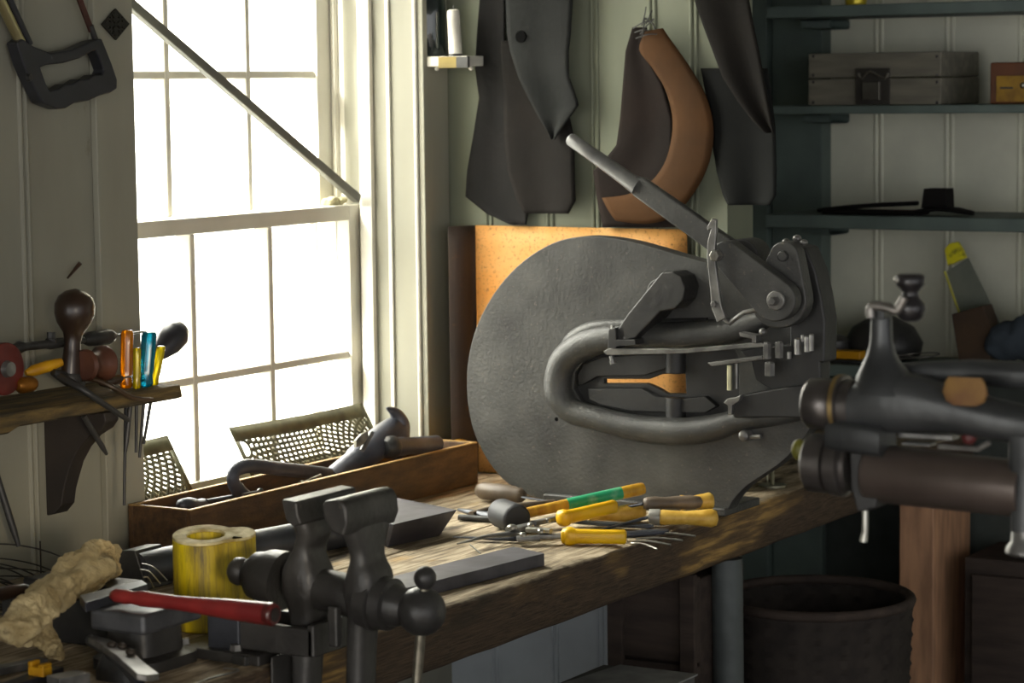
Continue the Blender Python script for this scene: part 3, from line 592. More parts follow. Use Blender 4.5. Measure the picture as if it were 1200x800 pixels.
MB().tube([PX(143, 443, SX-.035), PX(178, 436, SX-.05)], [.003, .003], 8, (ZA, .4)).build('blade', STEEL, tool)
# ------------------------------------------------------------------ left end of the bench
def bz(x, y, h=0): return PZ(x, y, BZ+h)
lg = thing('hollow_log', 'weathered yellow wooden block with a hollow top standing left of the vise', 'wooden block', bz(247, 742))
c0 = bz(238, 741); rr0 = .0405; R31 = Matrix.Rotation(0, 3, 'Z'); rdir = V((cos(YAW), sin(YAW), 0)); c0 = c0 + V((-sin(YAW), cos(YAW), 0))*.03
ht = PZ(238, 632, BZ+.118).z
outl = [c0 + V((cos(a), sin(a), 0))*rr0 for a in [radians(31+42)+i*radians(276)/30 for i in range(31)]]
c1 = c0 + rdir*.041 + V((-sin(YAW), cos(YAW), 0))*.004
outl += [c1 + V((cos(a), sin(a), 0))*.0265 for a in [radians(31-75)+i*radians(150)/14 for i in range(15)]]
hl = [c0 + V((.004*cos(YAW), 0, 0)) + rdir*cos(a)*.025 + V((-sin(YAW), cos(YAW), 0))*sin(a)*.022 for a in [i*2*pi/24 for i in range(24)]]
LOGM = mat('log_yellow', (218, 196, 22), .5, col2=(160, 136, 34), scale=9, stretch=(3, 3, .35), bump=.5, bscale=40, spots=((92, 80, 44), 22, .48, .68))
t = MB(); H = .124; vd = V((-sin(YAW), cos(YAW), 0))
def slant(o, z0): 
    for v in o.data.vertices:
        w_ = v.co + WL[o.name]
        if w_.z > z0: v.co.z += .14*(w_ - c0).dot(vd)
    return o
t.prism([p+V((0, 0, .0005)) for p in outl], (0, 0, H-.004), [[p+V((0, 0, .0005)) for p in hl]]); slant(t.build('body', LOGM, lg, bevel=.002), BZ+.1)
slant(MB().prism([p+V((0, 0, H-.0038)) for p in outl], (0, 0, .004), [[p+V((0, 0, H-.0038)) for p in hl]]).build('top_rim', mat('log_top', (226, 216, 172), .8, col2=(150, 132, 80), scale=40, bump=.5, bscale=120), lg, bevel=.0015), BZ+.1)
MB().prism([p+V((0, 0, .001)) for p in hl], (0, 0, .085)).build('core', mat('log_core', (110, 92, 44), .8, col2=(80, 66, 34), scale=30, bump=.4), lg)
# stake block (swage) under the red hammer
nb = PZ(168, 742, BZ+.05); zt = PZ(168, 721, nb.z).z
blk = thing('stake_block', 'dark steel anvil block with a pale worn end under the red handle', 'anvil', (nb.x-.05, nb.y+.05, BZ))
top = PZ(168, 721, BZ+.075)
x1, y0 = top.x, top.y; z1 = BZ+.075
MB().span((x1-.085, y0, z1-.026), (x1, y0+.115, z1)).build('head', mat('anvil_steel', (96, 98, 102), .45, .5, col2=(70, 72, 76), scale=24, bump=.2), blk, bevel=.006, seg=3)
MB().ring([sec((x1-.044, y0+.055, z), XA, YA, hx, hy, 4) for z, hx, hy in ((BZ+.0005, .05, .058), (BZ+.014, .05, .058), (BZ+.018, .036, .044), (z1-.0265, .034, .042))]).build('body', IRON2, blk, smooth=30)
# thin plates behind it
a = [PZ(93, 697, z1+.012), PZ(166, 679, z1+.012), PZ(173, 684, z1+.012), PZ(100, 706, z1+.012)]
pt = MB().prism(a, (0, 0, -.012)); tag(pt.build('steel_plate', GUN, bevel=.0012), 'thin dark steel plate with a bright edge lying behind the anvil block', 'plate')
wz = BZ+.055; P0 = PZ(143, 680, wz)
wd = [PZ(142, 646, wz+.03), PZ(160, 645, wz+.03), PZ(172, 690, wz), PZ(150, 692, wz)]
t = MB(); e = V((0, .05, 0)); base = PZ(112, 690, BZ+.02)
t.prism(clampz([PY(118, 668, base.y+.1), PY(141, 645, base.y+.1), PY(158, 645, base.y+.1), PY(170, 683, base.y+.1), PY(172, 720, base.y+.1), PY(118, 720, base.y+.1)]), (0, .06, 0))
tag(t.build('wedge_block', IRON2, bevel=.002), 'dark upright steel wedge block between the rag and the yellow wooden block', 'block')
t = MB(); q0 = bz(60, 760); t.span((q0.x-.11, q0.y+.03, BZ+.0005), (q0.x+.075, q0.y+.11, BZ+.06)); t.span((q0.x-.09, q0.y+.05, BZ+.0605), (q0.x+.06, q0.y+.11, BZ+.075))
tag(t.build('swage_block', IRON2, bevel=.004), 'low black iron block under the dangling rag at the left edge', 'block')
t = MB(); a, b = bz(176, 704, .012), bz(200, 698, .012)
t.span((x1+.002, y0+.12, BZ+.0005), (x1+.05, y0+.16, BZ+.055)); tag(t.build('iron_block', GUN, bevel=.002), 'small dark block wedged between the anvil block and the yellow log', 'block')
# red handle across the blocks
hm = thing('hammer', 'hammer showing only its long red handle, lying across the anvil block', 'hammer', PZ(230, 712, BZ+.09))
hz = BZ+.089
a, b = PZ(131, 697, hz), PZ(314, 719, hz)
prof = [(0, .005), (.03, .0085), (.1, .0088), (.14, .0075), (.2, .0098), (.3, .0092), (.42, .0086), (.55, .0098), (.75, .0122), (.9, .0132), (1, .0138)]
MB().lathe(a, b, prof, 20).build('handle', REDH, hm, smooth=80)
d = (b-a).normalized()
MB().lathe(b, b+d*.010, [(0, .0140), (.7, .0140), (1, .012)], 20).build('end_cap', mat('red_dark', (84, 26, 26), .3, coat=.4), hm, bevel=.001)
e_ = b+d*.0101; MB().lathe(e_, e_+d*.0008, [(0, .0085), (1, .0085)], 18).build('end_mark', mat('cap_dark', (34, 26, 26), .4), hm)
# the rag
rag = MB(); rz = BZ+.085
path = [(136, 652, .014, .10), (124, 652, .024, .10), (110, 658, .026, .098), (90, 672, .024, .096), (66, 690, .0215, .092), (44, 708, .0205, .088), (28, 724, .0215, .078), (18, 742, .019, .066)]
ctr = [PZ(p[0], p[1], BZ+p[3]) for p in path]; q = cr([tuple(c) for c in ctr], 5); rs = cr([(p[2], 0, 0) for p in path], 5)
rings = []
for i, (c, r) in enumerate(zip(q, rs)):
    tdir = (q[min(i+1, len(q)-1)] - q[max(i-1, 0)]).normalized(); sd = tdir.cross(ZA).normalized(); up = sd.cross(tdir); ring = []
    for k in range(28):
        an = 2*pi*k/28; f = 1 + .16*sin(an*3+i*.35) + .10*sin(an*5-i*.6) + .07*sin(i*.9+an)
        if sin(an) < -.2: f *= 1.15
        ring.append(c + (sd*cos(an)*1.1 + up*sin(an)*.85)*r[0]*f)
    rings.append(ring)
rag.ring(rings)
for pts, rs2 in (([(40, 706, .082), (34, 726, .062), (36, 745, .045), (42, 756, .036)], [.014, .0145, .013, .005]), ([(22, 722, .076), (12, 738, .062), (20, 750, .05), (30, 757, .042)], [.016, .014, .012, .006]), ([(112, 664, .086), (104, 684, .078), (84, 698, .07), (66, 706, .066)], [.018, .016, .012, .004]), ([(50, 716, .07), (52, 742, .045), (60, 758, .03), (66, 772, .01)], [.008, .011, .012, .006])):
    q2 = cr([tuple(PZ(a[0], a[1], BZ+a[2])) for a in pts], 5); r2 = cr([(r, 0, 0) for r in rs2], 5)
    rag.ring([[c + V((cos(an)*1.2, sin(an)*1.2, 0))*r[0]*(1+.22*sin(an*3+i)) for an in [2*pi*k/20 for k in range(20)]] for i, (c, r) in enumerate(zip(q2, r2))])
ro = rag.build('rag', RAGM, sub=2); tag(ro, 'dirty beige cloth rag draped over the iron blocks at the left edge', 'rag')
tx = bpy.data.textures.new('cloth', 'CLOUDS'); tx.noise_scale = .011; dm = ro.modifiers.new('ruffle', 'DISPLACE'); dm.texture = tx; dm.strength = .009; dm.texture_coords = 'LOCAL'
a, b = PZ(-20, 700, BZ+.085), PZ(34, 689, BZ+.088); tag(MB().lathe(a, b, [(0, .009), (.7, .0085), (.9, .007), (1, .004)], 14).build('wooden_stick', KNOBW, smooth=70), 'dark brown round stick pushed under the rag at the left picture edge', 'stick')
# coil of wire against the wall
wc = MB()
for k in range(9):
    cx, cy = 42+random.uniform(-8, 8), 674+random.uniform(-6, 6); c = PZ(cx, cy, BZ+.03+k*.004); rr = .085+random.uniform(-.014, .012); tl = random.uniform(.08, .36); c.x = WX + .004 + rr*cos(tl) + .0015*k; c.z = BZ + .003 + rr*sin(tl); yj = random.uniform(-.012, .012)
    wc.ring([[c + V((cos(u)*cos(tl), sin(u)*1.15, -cos(u)*sin(tl)))*(rr + cos(v)*.0011) + V((sin(tl), 0, cos(tl)))*sin(v)*.0011 + V((0, yj, 0)) for v in [j*pi/3 for j in range(6)]] for u in [i*2*pi/56 for i in range(56)]], closed=True)
wob = wc.build('wire_coil', mat('wire_dark', (70, 68, 64), .4, .7)); tag(wob, 'loose coil of thin dark wire lying against the left wall behind the rag', 'wire coil')
a = bz(48, 668, .001); tag(MB().tube([PZ(47, 634, BZ+.06), PZ(48, 672, BZ+.02)], .0011, 6).build('wire_end', mat('wire_dark', (70, 68, 64)), ), 'short upright end of wire standing inside the wire coil', 'wire')
wl = MB()
for k, (s_, e_) in enumerate((((166, 660), (196, 680)), ((164, 667), (188, 684)), ((168, 676), (180, 688)))):
    p, q2 = PZ(s_[0], s_[1], BZ+.07), PZ(e_[0], e_[1], BZ+.05); m_ = (p+q2)/2 + V((0, 0, .006)); wl.tube(cr([tuple(p), tuple(m_), tuple(q2)], 6), .0009, 6)
tag(wl.build('bright_wire', BRIGHT), 'few bright thin wires springing out left of the yellow wooden block', 'wire', kind='stuff')
# arched steel tool with three knobs, near the left bottom corner
ar = thing('arched_stake', 'arched steel tool with three rivets set in a slot, bottom left of the bench', 'steel tool', bz(150, 790))
yA = PZ(150, 770, BZ+.04).y
o_ = [(103, 746), (112, 744), (128, 748), (144, 756), (160, 767), (174, 779), (187, 789), (172, 791), (160, 789), (148, 778), (134, 766), (118, 755)]
MB().prism([PZ(p[0], p[1], BZ+.045-.00022*max(0, p[0]-150)) for p in o_], (0, 0, -.008)).build('arm', STEEL, ar, bevel=.0015)
q = cr([tuple(PZ(x, y, BZ+z)) for x, y, z in ((106, 750, .036), (130, 766, .034), (148, 782, .03), (163, 800, .022), (172, 818, .01))], 5)
MB().tube(q, .007, 10).build('inner_arm', GUN, ar)
for x, y in ((131, 755), (143, 757), (153, 764)): MB().ball(PZ(x, y, BZ+.047), .0052, (1.2, 1, .8), 12, 8).build('rivet', mat('rivet_dark', (60, 52, 44), .5, .3), ar)
qb = bz(130, 800); MB().ring([sec((qb.x, qb.y+.02, z), XA, YA, hx, .02, 4) for z, hx in ((BZ+.0005, .03), (BZ+.012, .03), (BZ+.03, .02), (BZ+.036, .012))]).build('body', IRON2, ar)
# flat bars in the corner
def flat(p, q, wd, th, z, m, name, lab, cat='bar'):
    a, b = PZ(p[0], p[1], z), PZ(q[0], q[1], z); d = (b-a).normalized(); n = V((-d.y, d.x, 0)); r = Matrix((d, n, ZA)).transposed()
    return tag(MB().box((a+b)/2 + V((0, 0, -th/2)), ((b-a).length, wd, th), r).build(name, m, bevel=.0012), lab, cat)
flat((-25, 785), (52, 770), .016, .010, BZ+.0105, STEEL, 'steel_bar', 'upper flat steel bar in the bottom left corner of the bench')
flat((-20, 812), (66, 780), .022, .014, BZ+.0145, GUN, 'steel_bar', 'wider steel bar ending beside the yellow clip, bottom left corner')
flat((62, 793), (98, 786), .028, .022, BZ+.0225, STEEL, 'steel_bar', 'short square bar end with a worn face right of the yellow clip')
yc = MB(); p = PZ(47, 786, BZ+.02); yc.span(p+V((-.012, -.008, -.005)), p+V((.012, .008, .006))); yc.span(p+V((-.012, -.008, .006)), p+V((-.006, .008, .012))); yc.span(p+V((.004, -.008, .006)), p+V((.012, .008, .010)))
tag(yc.build('clip', YEL, bevel=.0015), 'small yellow clip on the steel bars in the bottom left corner', 'clip')
q = [tuple(bz(x, y, .0025)) for x, y in ((225, 802), (252, 793), (276, 787), (278, 784), (262, 783))]
tag(MB().tube(cr(q, 4), .0013, 6).build('bent_wire', BRIGHT), 'thin bent bright wire lying on the bench left of the vise plate', 'wire')
flat((279, 768), (322, 758), .024, .012, BZ+.0125, IRON, 'offcut', 'small flat iron offcut in front of the vise mounting plate', 'offcut')
# stove pipe behind the vise
pr_ = .0255; a = PZ(160, 668, BZ+pr_+.001); b = PZ(420, 618, BZ+pr_+.001)
PIPE = mat('pipe_steel', (84, 86, 92), .42, .5, col2=(60, 62, 68), scale=12, bump=.1)
pp = thing('steel_pipe', 'dark grey steel pipe lying on the bench behind the yellow log and the vise', 'pipe', (a+b)/2 - V((0, 0, pr_)))
MB().lathe(a, b, [(0, pr_), (1, pr_)], 32).build('tube', PIPE, pp, smooth=60)
MB().lathe(a.lerp(b, .20), a.lerp(b, .215), [(0, pr_), (.1, pr_+.0006), (.9, pr_+.0006), (1, pr_)], 32).build('seam', IRON2, pp)
# dark wedge block and flat bar
zt = BZ+.04; T = [PZ(462, 614, zt), PZ(536, 597, zt), PZ(466, 583, zt), PZ(392, 598, zt)]; Bt = [PZ(455, 641, BZ+.0006), PZ(515, 628, BZ+.0006)]
Bt += [V((T[2].x, T[2].y-.02, BZ+.0006)), V((T[3].x, T[3].y, BZ+.0006))]
wb = MB(); vs = [wb.bm.verts.new(p) for p in T+Bt]
for f in ((0, 1, 2, 3), (7, 6, 5, 4), (0, 4, 5, 1), (1, 5, 6, 2), (2, 6, 7, 3), (3, 7, 4, 0)): wb.bm.faces.new([vs[i] for i in f])
tag(wb.build('steel_slab', SLAB, bevel=.0015), 'dark steel slab with a slanted end lying between the vise and the tray', 'slab')
zt = BZ+.019; T = [PZ(468, 691, zt), PZ(638, 648, zt), PZ(602, 640, zt), PZ(440, 681, zt)]
T[3] = T[2] + (T[0]-T[1])
tag(MB().prism(T, (0, 0, -.0185)).build('flat_bar', SLAB, bevel=.001), 'long flat grey steel bar lying on the bench right of the vise', 'bar')
# ------------------------------------------------------------------ wooden tray against the window and what lies in it
TF, TBk = -2.362, -2.482
ty0 = PZ(222, 655, BZ).y; tzt = PX(224, 599, TF).z; ty1 = PX(560, 527, TF).y
tr = thing('wooden_tray', 'long open brown wooden tool tray on the bench below the window', 'tray', ((TF+TBk)/2, (ty0+ty1)/2, BZ))
w_ = .009
MB().span((TF-w_, ty0, BZ+.001), (TF, ty1, tzt)).build('side', TRAYW, tr, bevel=.0012)
MB().span((TBk, ty0, BZ+.001), (TBk+w_, ty1, tzt)).build('side', TRAYW, tr, bevel=.0012)
MB().span((TBk+w_, ty0, BZ+.001), (TF-w_, ty0+w_, tzt)).build('end', TRAYW, tr, bevel=.0012)
MB().span((TBk+w_, ty1-w_, BZ+.001), (TF-w_, ty1, tzt)).build('end', TRAYW, tr, bevel=.0012)
MB().span((TBk+w_, ty0+w_, BZ+.001), (TF-w_, ty1-w_, BZ+.008)).build('bottom', TRAYW, tr)
RIMW = mat('tray_rim', (176, 142, 84), .6, col2=(130, 98, 52), scale=30, stretch=(3, 1, 3))
for p, q in (((TF-w_, ty0, tzt+.0002), (TF, ty1, tzt+.0022)), ((TBk, ty0, tzt+.0002), (TBk+w_, ty1, tzt+.0022)), ((TBk+w_, ty0, tzt+.0002), (TF-w_, ty0+w_, tzt+.0022)), ((TBk+w_, ty1-w_, tzt+.0002), (TF-w_, ty1, tzt+.0022))): MB().span(p, q).build('worn_rim', RIMW, tr, bevel=.0008)
TX = (TF+TBk)/2; S40 = .0014
GUN2 = mat('blue_grey_iron', (96, 98, 108), .42, .45, col2=(70, 72, 80), scale=16, bump=.15)
q = cr([tuple(PX(x, y, TX)) for x, y in ((292, 586), (282, 577), (274, 566), (274, 554), (284, 547), (300, 546), (335, 550), (365, 553), (392, 557))], 5)
hk = MB().tube(q, [.0125 if i < 8 else .0115 for i in range(len(q))], 14, (XA, .8)).build('hooked_bar', GUN2, smooth=80); tag(hk, 'dark iron bar with a hooked end lying in the tray', 'bar')
cs = thing('bench_stake', 'dark cone shaped sheet metal stake with a clawed tip lying in the tray', 'stake', PX(430, 560, TX))
a, b = PX(388, 562, TX), PX(462, 505, TX)
MB().lathe(a, b, [(0, .018), (.1, .0195), (.36, .0205), (.40, .0235), (.65, .0255), (.85, .027), (1, .025)], 28).build('cone', GUN2, cs, smooth=50)
q = cr([tuple(PX(x, y, TX+.005)) for x, y in ((456, 524), (464, 511), (468, 499), (466, 489), (461, 482), (453, 478))], 5)
MB().tube(q, [.0275*(1-i/(len(q)-1))**.9+.0015 for i in range(len(q))], 18).build('claw', GUN2, cs, smooth=80)
MB().tube([PX(424, 528, TX+.028), PX(436, 506, TX+.03)], .0042, 10).build('pin', STEEL, cs)
MB().ring([sec(PX(416, 520, TX+.026).lerp(PX(430, 510, TX+.028), f), XA, ZA, .003, h, 3, 12) for f, h in ((0, .006), (.5, .010), (1, .008))]).build('bright_plate', BRIGHT, cs)
ps = thing('pipe_stub', 'short dark open ended steel pipe lying on the tray rim right of the stake', 'pipe', PX(485, 540, TX))
a, b = PX(456, 524, TX+.025), PX(512, 520, TX+.04)
t = MB(); t.lathe(a, b, [(0, .0165), (.3, .0165), (.32, .0150), (1, .0150), (1, .0118), (.8, .0115)], 26); t.build('tube', GUN2, ps, smooth=50)
MB().lathe(a.lerp(b, -.1), a.lerp(b, .12), [(0, .012), (.3, .019), (.8, .02), (1, .0165)], 22).build('collar', IRON2, ps)
lr = thing('ball_peen_hammer', 'pale blue grey hammer head resting in the near end of the tray', 'hammer', PX(230, 592, TX))
MB().lathe(PX(211, 592, TX+.01), PX(243, 592, TX-.01), [(0, .002), (.06, .010), (.3, .0125), (.5, .011), (.62, .009), (.8, .011), (1, .009)], 22).build('head', GUN2, lr, smooth=60)
MB().tube([PX(242, 588, TX), PX(272, 583, TX)], .0045, 10).build('handle', GUN2, lr)
a, b = PX(355, 566, TX+.02), PX(376, 557, TX+.02)
nn = MB(); nn.tube([a, b], .003, 10); nn.lathe(a+(a-b)*.15, a, [(0, .0055), (1, .0055)], 10); tag(nn.build('bright_bolt', BRIGHT), 'small bright bolt standing out of the tray beside the hooked bar', 'bolt')
nn = MB(); a, b = PX(285, 580, TX+.02), PX(305, 576, TX+.02); nn.tube([a, b], .0035, 8); nn.ball(b, .006); tag(nn.build('small_screw', STEEL), 'small steel screw in the tray under the hooked bar end', 'screw')
a, b = PX(512, 527, TX-.02), PX(545, 519, TX-.02); tag(MB().lathe(a, b, [(0, .008), (.15, .011), (.8, .010), (1, .006)], 16).build('yellow_screwdriver', YEL, smooth=70), 'yellow handled tool lying at the far end of the tray', 'tool')
# pierced tin sheets leaning against the window
def pierced(name, tl, trr, hgt, lab, cu, cv, nr, u0=None):
    XT = WX-.095; a, b = PX(tl[0], tl[1], XT), PX(trr[0], trr[1], XT); U = (b-a); Lw = U.length; U.normalize(); D = V((.5, 0, -.866)); D = (D - U*D.dot(U)).normalized()
    bw = .011; tb = .026; t = MB()
    Pt = lambda u, v: a + U*u + D*v
    N_ = U.cross(D).normalized(); bow = lambda u: N_*(.006*sin(pi*u/Lw))
    Q = lambda u, v: Pt(u, v) + bow(u)
    n = 24
    for vv0, vv1 in ((0, tb), (hgt-bw, hgt)): t.sheet([[Q(Lw*i/n, vv0) for i in range(n+1)], [Q(Lw*i/n, vv1) for i in range(n+1)]])
    for uu0, uu1 in ((0, bw), (Lw-bw, Lw)): t.sheet([[Q(uu0, tb), Q(uu1, tb)], [Q(uu0, hgt-bw), Q(uu1, hgt-bw)]])
    rs_ = .0140; cu_, cv_ = cu*Lw, cv*hgt; ins = lambda u, v: bw*.8 < u < Lw-bw*.8 and tb*.93 < v < hgt-bw*.8
    for (cu_, cv_, lo_, hi_) in ((cu*Lw, cv*hgt, 0, .6*Lw), (Lw*1.02, hgt*.95, .6*Lw, Lw)) if nr > 50 else ((cu_, cv_, 0, Lw),):
     for k in range(1, nr):
         r0, r1 = k*rs_, (k+.45)*rs_; r2 = (k+1)*rs_; m_ = max(8, int(2*pi*r0/.0082))
         for i in range(m_*2):
            a0, a1 = 2*pi*i/(m_*2), 2*pi*(i+1)/(m_*2); am = (a0+a1)/2
            for ra, rb in ((r0, r1), (r1, r2)):
                if ra == r1 and i % 2: continue                      # the punched slot
                if ra == r1: a1_, a0_ = am+(a1-a0)*.62, am-(a1-a0)*.62
                else: a0_, a1_ = a0, a1
                rm = (ra+rb)/2
                if not ins(cu_+rm*cos(am), cv_+rm*sin(am)) or not lo_ <= cu_+rm*cos(am) <= hi_: continue
                t.bm.faces.new([t.bm.verts.new(Q(min(max(cu_+r*cos(x), max(0, lo_-.002)), min(Lw, hi_+.002)), cv_+r*sin(x))) for r, x in ((ra, a0_), (rb, a0_), (rb, a1_), (ra, a1_))])
    o = t.build(name, mat('pierced_tin', (112, 110, 84), .45, .3, col2=(80, 79, 60), scale=26, bump=.1), solid=.0012)
    return tag(o, lab, 'sheet')
pierced('pierced_sheet', (268, 501), (424, 472), .115, 'wide pierced tin sheet with fan shaped slots leaning on the window behind the tray', .04, .36, 60)
pierced('pierced_sheet', (118, 525), (196, 510), .115, 'narrow pierced tin sheet leaning on the window behind the left end of the tray', .0, .02, 40)
# ------------------------------------------------------------------ tools lying in the middle of the bench
def Bz(x, y, h=0): return PZ(x, y, BZ+h)
# rubber mallet
ml_ = thing('mallet', 'black rubber mallet with a yellow handle carrying a green band', 'mallet', Bz(597, 614))
H0 = Bz(598, 605, .024); H1 = Bz(754, 572, .052); dh = (H1-H0).normalized(); side = dh.cross(ZA).normalized()
MB().lathe(H0 - V((-.0, 0, 0)) + side*.030 - dh*0, H0 - side*.042, [(0, .020), (.04, .0228), (.1, .0236), (.9, .0236), (.96, .0228), (1, .020)], 30).build('head', RUBBER, ml_)
MB().lathe(H0, H1, [(0, .0085), (.3, .0088), (.7, .0095), (.97, .0102), (1, .009)], 18).build('handle', mat('mallet_yellow', (206, 160, 40), .5, col2=(170, 122, 26), scale=18, stretch=(4, 4, 1), spots=((110, 80, 40), 40, .64, .74)), ml_, smooth=70)
MB().lathe(H0.lerp(H1, .42), H0.lerp(H1, .83), [(0, .0094), (.02, .0096), (.98, .0102), (1, .0100)], 18).build('green_band', mat('green_label', (34, 150, 104), .5, col2=(120, 176, 140), scale=40, contrast=(.5, .7)), ml_, smooth=70)
# aviation snips
sn = thing('tin_snips', 'compound tin snips with two yellow grips lying open in front of the mallet', 'snips', Bz(620, 632))
zz = .016
def bar(mb, p, q, w0, w1, h, th=.008):
    a, b = Bz(p[0], p[1], h), Bz(q[0], q[1], h); d = (b-a).normalized(); n = V((-d.y, d.x, 0))
    mb.ring([sec(a, n, ZA, w0, th/2, 4, 14), sec(a.lerp(b, .5), n, ZA, (w0+w1)/2, th/2, 4, 14), sec(b, n, ZA, w1, th/2, 4, 14)])
b_ = MB(); q = cr([tuple(Bz(x, y, zz)) for x, y in ((536, 637), (552, 633), (572, 628), (594, 626), (606, 624))], 4)
b_.tube(q, [.0015+.0075*i/(len(q)-1) for i in range(len(q))], 12, (ZA, .6)); b_.build('upper_blade', STEEL, sn)
b_ = MB(); q = cr([tuple(Bz(x, y, .006)) for x, y in ((531, 629), (560, 630), (585, 631), (606, 631))], 4)
b_.tube(q, [.0015+.0065*i/(len(q)-1) for i in range(len(q))], 12, (ZA, .55)); b_.build('lower_blade', GUN, sn)
b_ = MB(); bar(b_, (598, 621), (628, 614), .011, .008, .02); bar(b_, (625, 613), (658, 606), .007, .006, .026); b_.build('upper_arm', STEEL, sn)
b_ = MB(); bar(b_, (606, 631), (632, 630), .010, .009, .012); bar(b_, (630, 628), (660, 628), .007, .006, .013); b_.build('lower_arm', STEEL, sn)
b_ = MB(); bar(b_, (618, 620), (646, 622), .0075, .0065, .022); b_.build('toggle_link', BRIGHT, sn)
for x, y, r in ((600, 619, .008), (622, 617, .0055), (642, 612, .005), (634, 624, .0055), (613, 628, .005)):
    p = Bz(x, y, .024); MB().lathe(p, p+V((0, 0, .006)), [(0, r), (.6, r), (1, r*.6)], 16).build('rivet', BRIGHT, sn)
def grip(name, p, q, h0, h1, r0, r1, lip):
    a, b = Bz(p[0], p[1], h0), Bz(q[0], q[1], h1); d = (b-a).normalized(); n = d.cross(ZA).normalized(); u = n.cross(d)
    t = MB(); t.ring([sec(a + d*((b-a).length*f), n, u, r*k, r, 3, 20) for f, r, k in ((0, r0*.7, .9), (.02, r0, .9), (.12, r0*1.05, .9), (.3, (r0+r1)/2, .85), (.8, r1, .85), (.97, r1*1.02, .85), (1, r1*.8, .8))])
    c = a + d*(b-a).length*lip; t.ring([sec(c + d*x, n, u, r*1.05, r*1.12, 3, 20) for x, r in ((-.008, r0*.8), (-.004, r0*1.1), (.004, r0*1.1), (.010, r0*.9))])
    return t.build(name, YGRIP, sn, smooth=60)
grip('grip', (655, 608), (721, 593), .030, .036, .0105, .0105, .08)
grip('grip', (658, 628), (734, 629), .0135, .0135, .0115, .0108, .12)
# handled tools beside it
def handled(name, lab, cat, p, q, h0, h1, prof, m, ferr=None, tang=None, grp=None):
    a, b = Bz(p[0], p[1], h0), Bz(q[0], q[1], h1); t = thing(name, lab, cat, (a+b)/2 - V((0, 0, min(h0, h1))), grp)
    MB().lathe(a, b, prof, 24).build('handle', m, t, smooth=70)
    if ferr: MB().lathe(a.lerp(b, -ferr[0]), a.lerp(b, .02), [(0, ferr[1]*.92), (.1, ferr[1]), (1, ferr[1])], 22).build('ferrule', mat('ferrule_grey', (164, 162, 154), .4, .3), t)
    if tang:
        e = Bz(tang[0], tang[1], tang[2]); s = a.lerp(b, -(ferr[0] if ferr else 0)); MB().tube([s, e], [.0045, .003], 10, (ZA, .6)).build('blade', GUN, t)
    return t
bulb = [(0, .0105), (.05, .0125), (.2, .0115), (.45, .0108), (.7, .0128), (.88, .0148), (.97, .0115), (1, .002)]
handled('file', 'tool with a yellow wooden handle and grey ferrule, frontmost at the bench edge', 'file', (772, 606), (842, 607), .0165, .0155, bulb, YWOOD, (.17, .0132), (700, 622, .010))
handled('file', 'tool with a worn grey brown wooden handle, behind the frontmost yellow handle', 'file', (754, 590), (824, 588), .034, .035, [(0, .008), (.06, .0105), (.2, .0112), (.35, .0095), (.55, .0108), (.8, .0118), (.95, .009), (1, .002)], GWOOD, None, (700, 600, .014))
handled('file', 'tool with a yellow handle mostly hidden behind the worn grey brown one', 'file', (796, 589), (836, 587), .034, .034, bulb, YWOOD)
handled('file', 'tool with a fat yellow bulb handle lying behind the upper snips grip', 'file', (690, 604), (757, 600), .016, .016, [(0, .008), (.3, .010), (.6, .0135), (.85, .0158), (.96, .012), (1, .002)], YWOOD, None, (640, 612, .010))
handled('file', 'tool with a dark brown wooden handle lying beside the end of the tray', 'file', (560, 574), (614, 581), .019, .016, [(0, .010), (.1, .0145), (.5, .0155), (.8, .0145), (.84, .0125), (.92, .0135), (1, .008)], GWOOD, None, (648, 588, .012))
pl_ = thing('pliers', 'old grey pliers lying between the dark slab and the mallet', 'pliers', Bz(570, 600))
MB().tube([Bz(538, 597, .008), Bz(556, 601, .010), Bz(576, 604, .010)], [.004, .008, .009], 12, (ZA, .7)).build('jaw', GUN, pl_)
MB().tube(cr([tuple(Bz(x, y, .010)) for x, y in ((552, 603), (580, 596), (620, 592), (650, 589))], 4), .006, 10).build('handle', GWOOD, pl_)
MB().tube(cr([tuple(Bz(x, y, .006)) for x, y in ((538, 606), (570, 608), (592, 609))], 4), .0052, 10).build('handle', IRON2, pl_)
def fblade(p, q, w0, th, h, m, lab, name='flat_file', cat='file'):
    a, b = Bz(p[0], p[1], h), Bz(q[0], q[1], h); d = (b-a).normalized(); n = V((-d.y, d.x, 0))
    return tag(MB().ring([sec(a + (b-a)*f, n, ZA, w0*k, th/2, 4, 12) for f, k in ((0, .5), (.05, .9), (.7, 1), (1, .4))]).build(name, m), lab, cat)
fblade((765, 617), (672, 611), .011, .006, .008, GUN, 'dark flat file lying behind the lower snips grip')
fblade((782, 622), (720, 627), .013, .007, .0045, GUN, 'broad dark rasp lying under the frontmost yellow handle', cat='rasp')
for k, (p, q) in enumerate((((735, 634), (786, 638)), ((745, 631), (800, 633)), ((760, 625), (815, 628)), ((740, 636), (770, 643)))):
    m_ = Bz((p[0]+q[0])/2, (p[1]+q[1])/2-2, .004); tag(MB().tube(cr([tuple(Bz(p[0], p[1], .002)), tuple(m_), tuple(Bz(q[0], q[1], .002))], 5), .0016, 8).build('steel_needle', BRIGHT), ['front bright steel needle beside the end of the lower snips grip', 'bright steel needle second from the front beside the snips grip', 'bright steel needle nearest the yellow handle at the bench edge', 'short bright steel needle closest to the bench edge'][k], 'needle', 'steel needles at the bench edge')
tag(MB().tube(cr([tuple(Bz(x, y, .0015)) for x, y in ((551, 638), (557, 643), (563, 648))], 4), .0011, 6).build('nail', BRIGHT), 'tiny bright nail lying near the tip of the snips', 'nail')
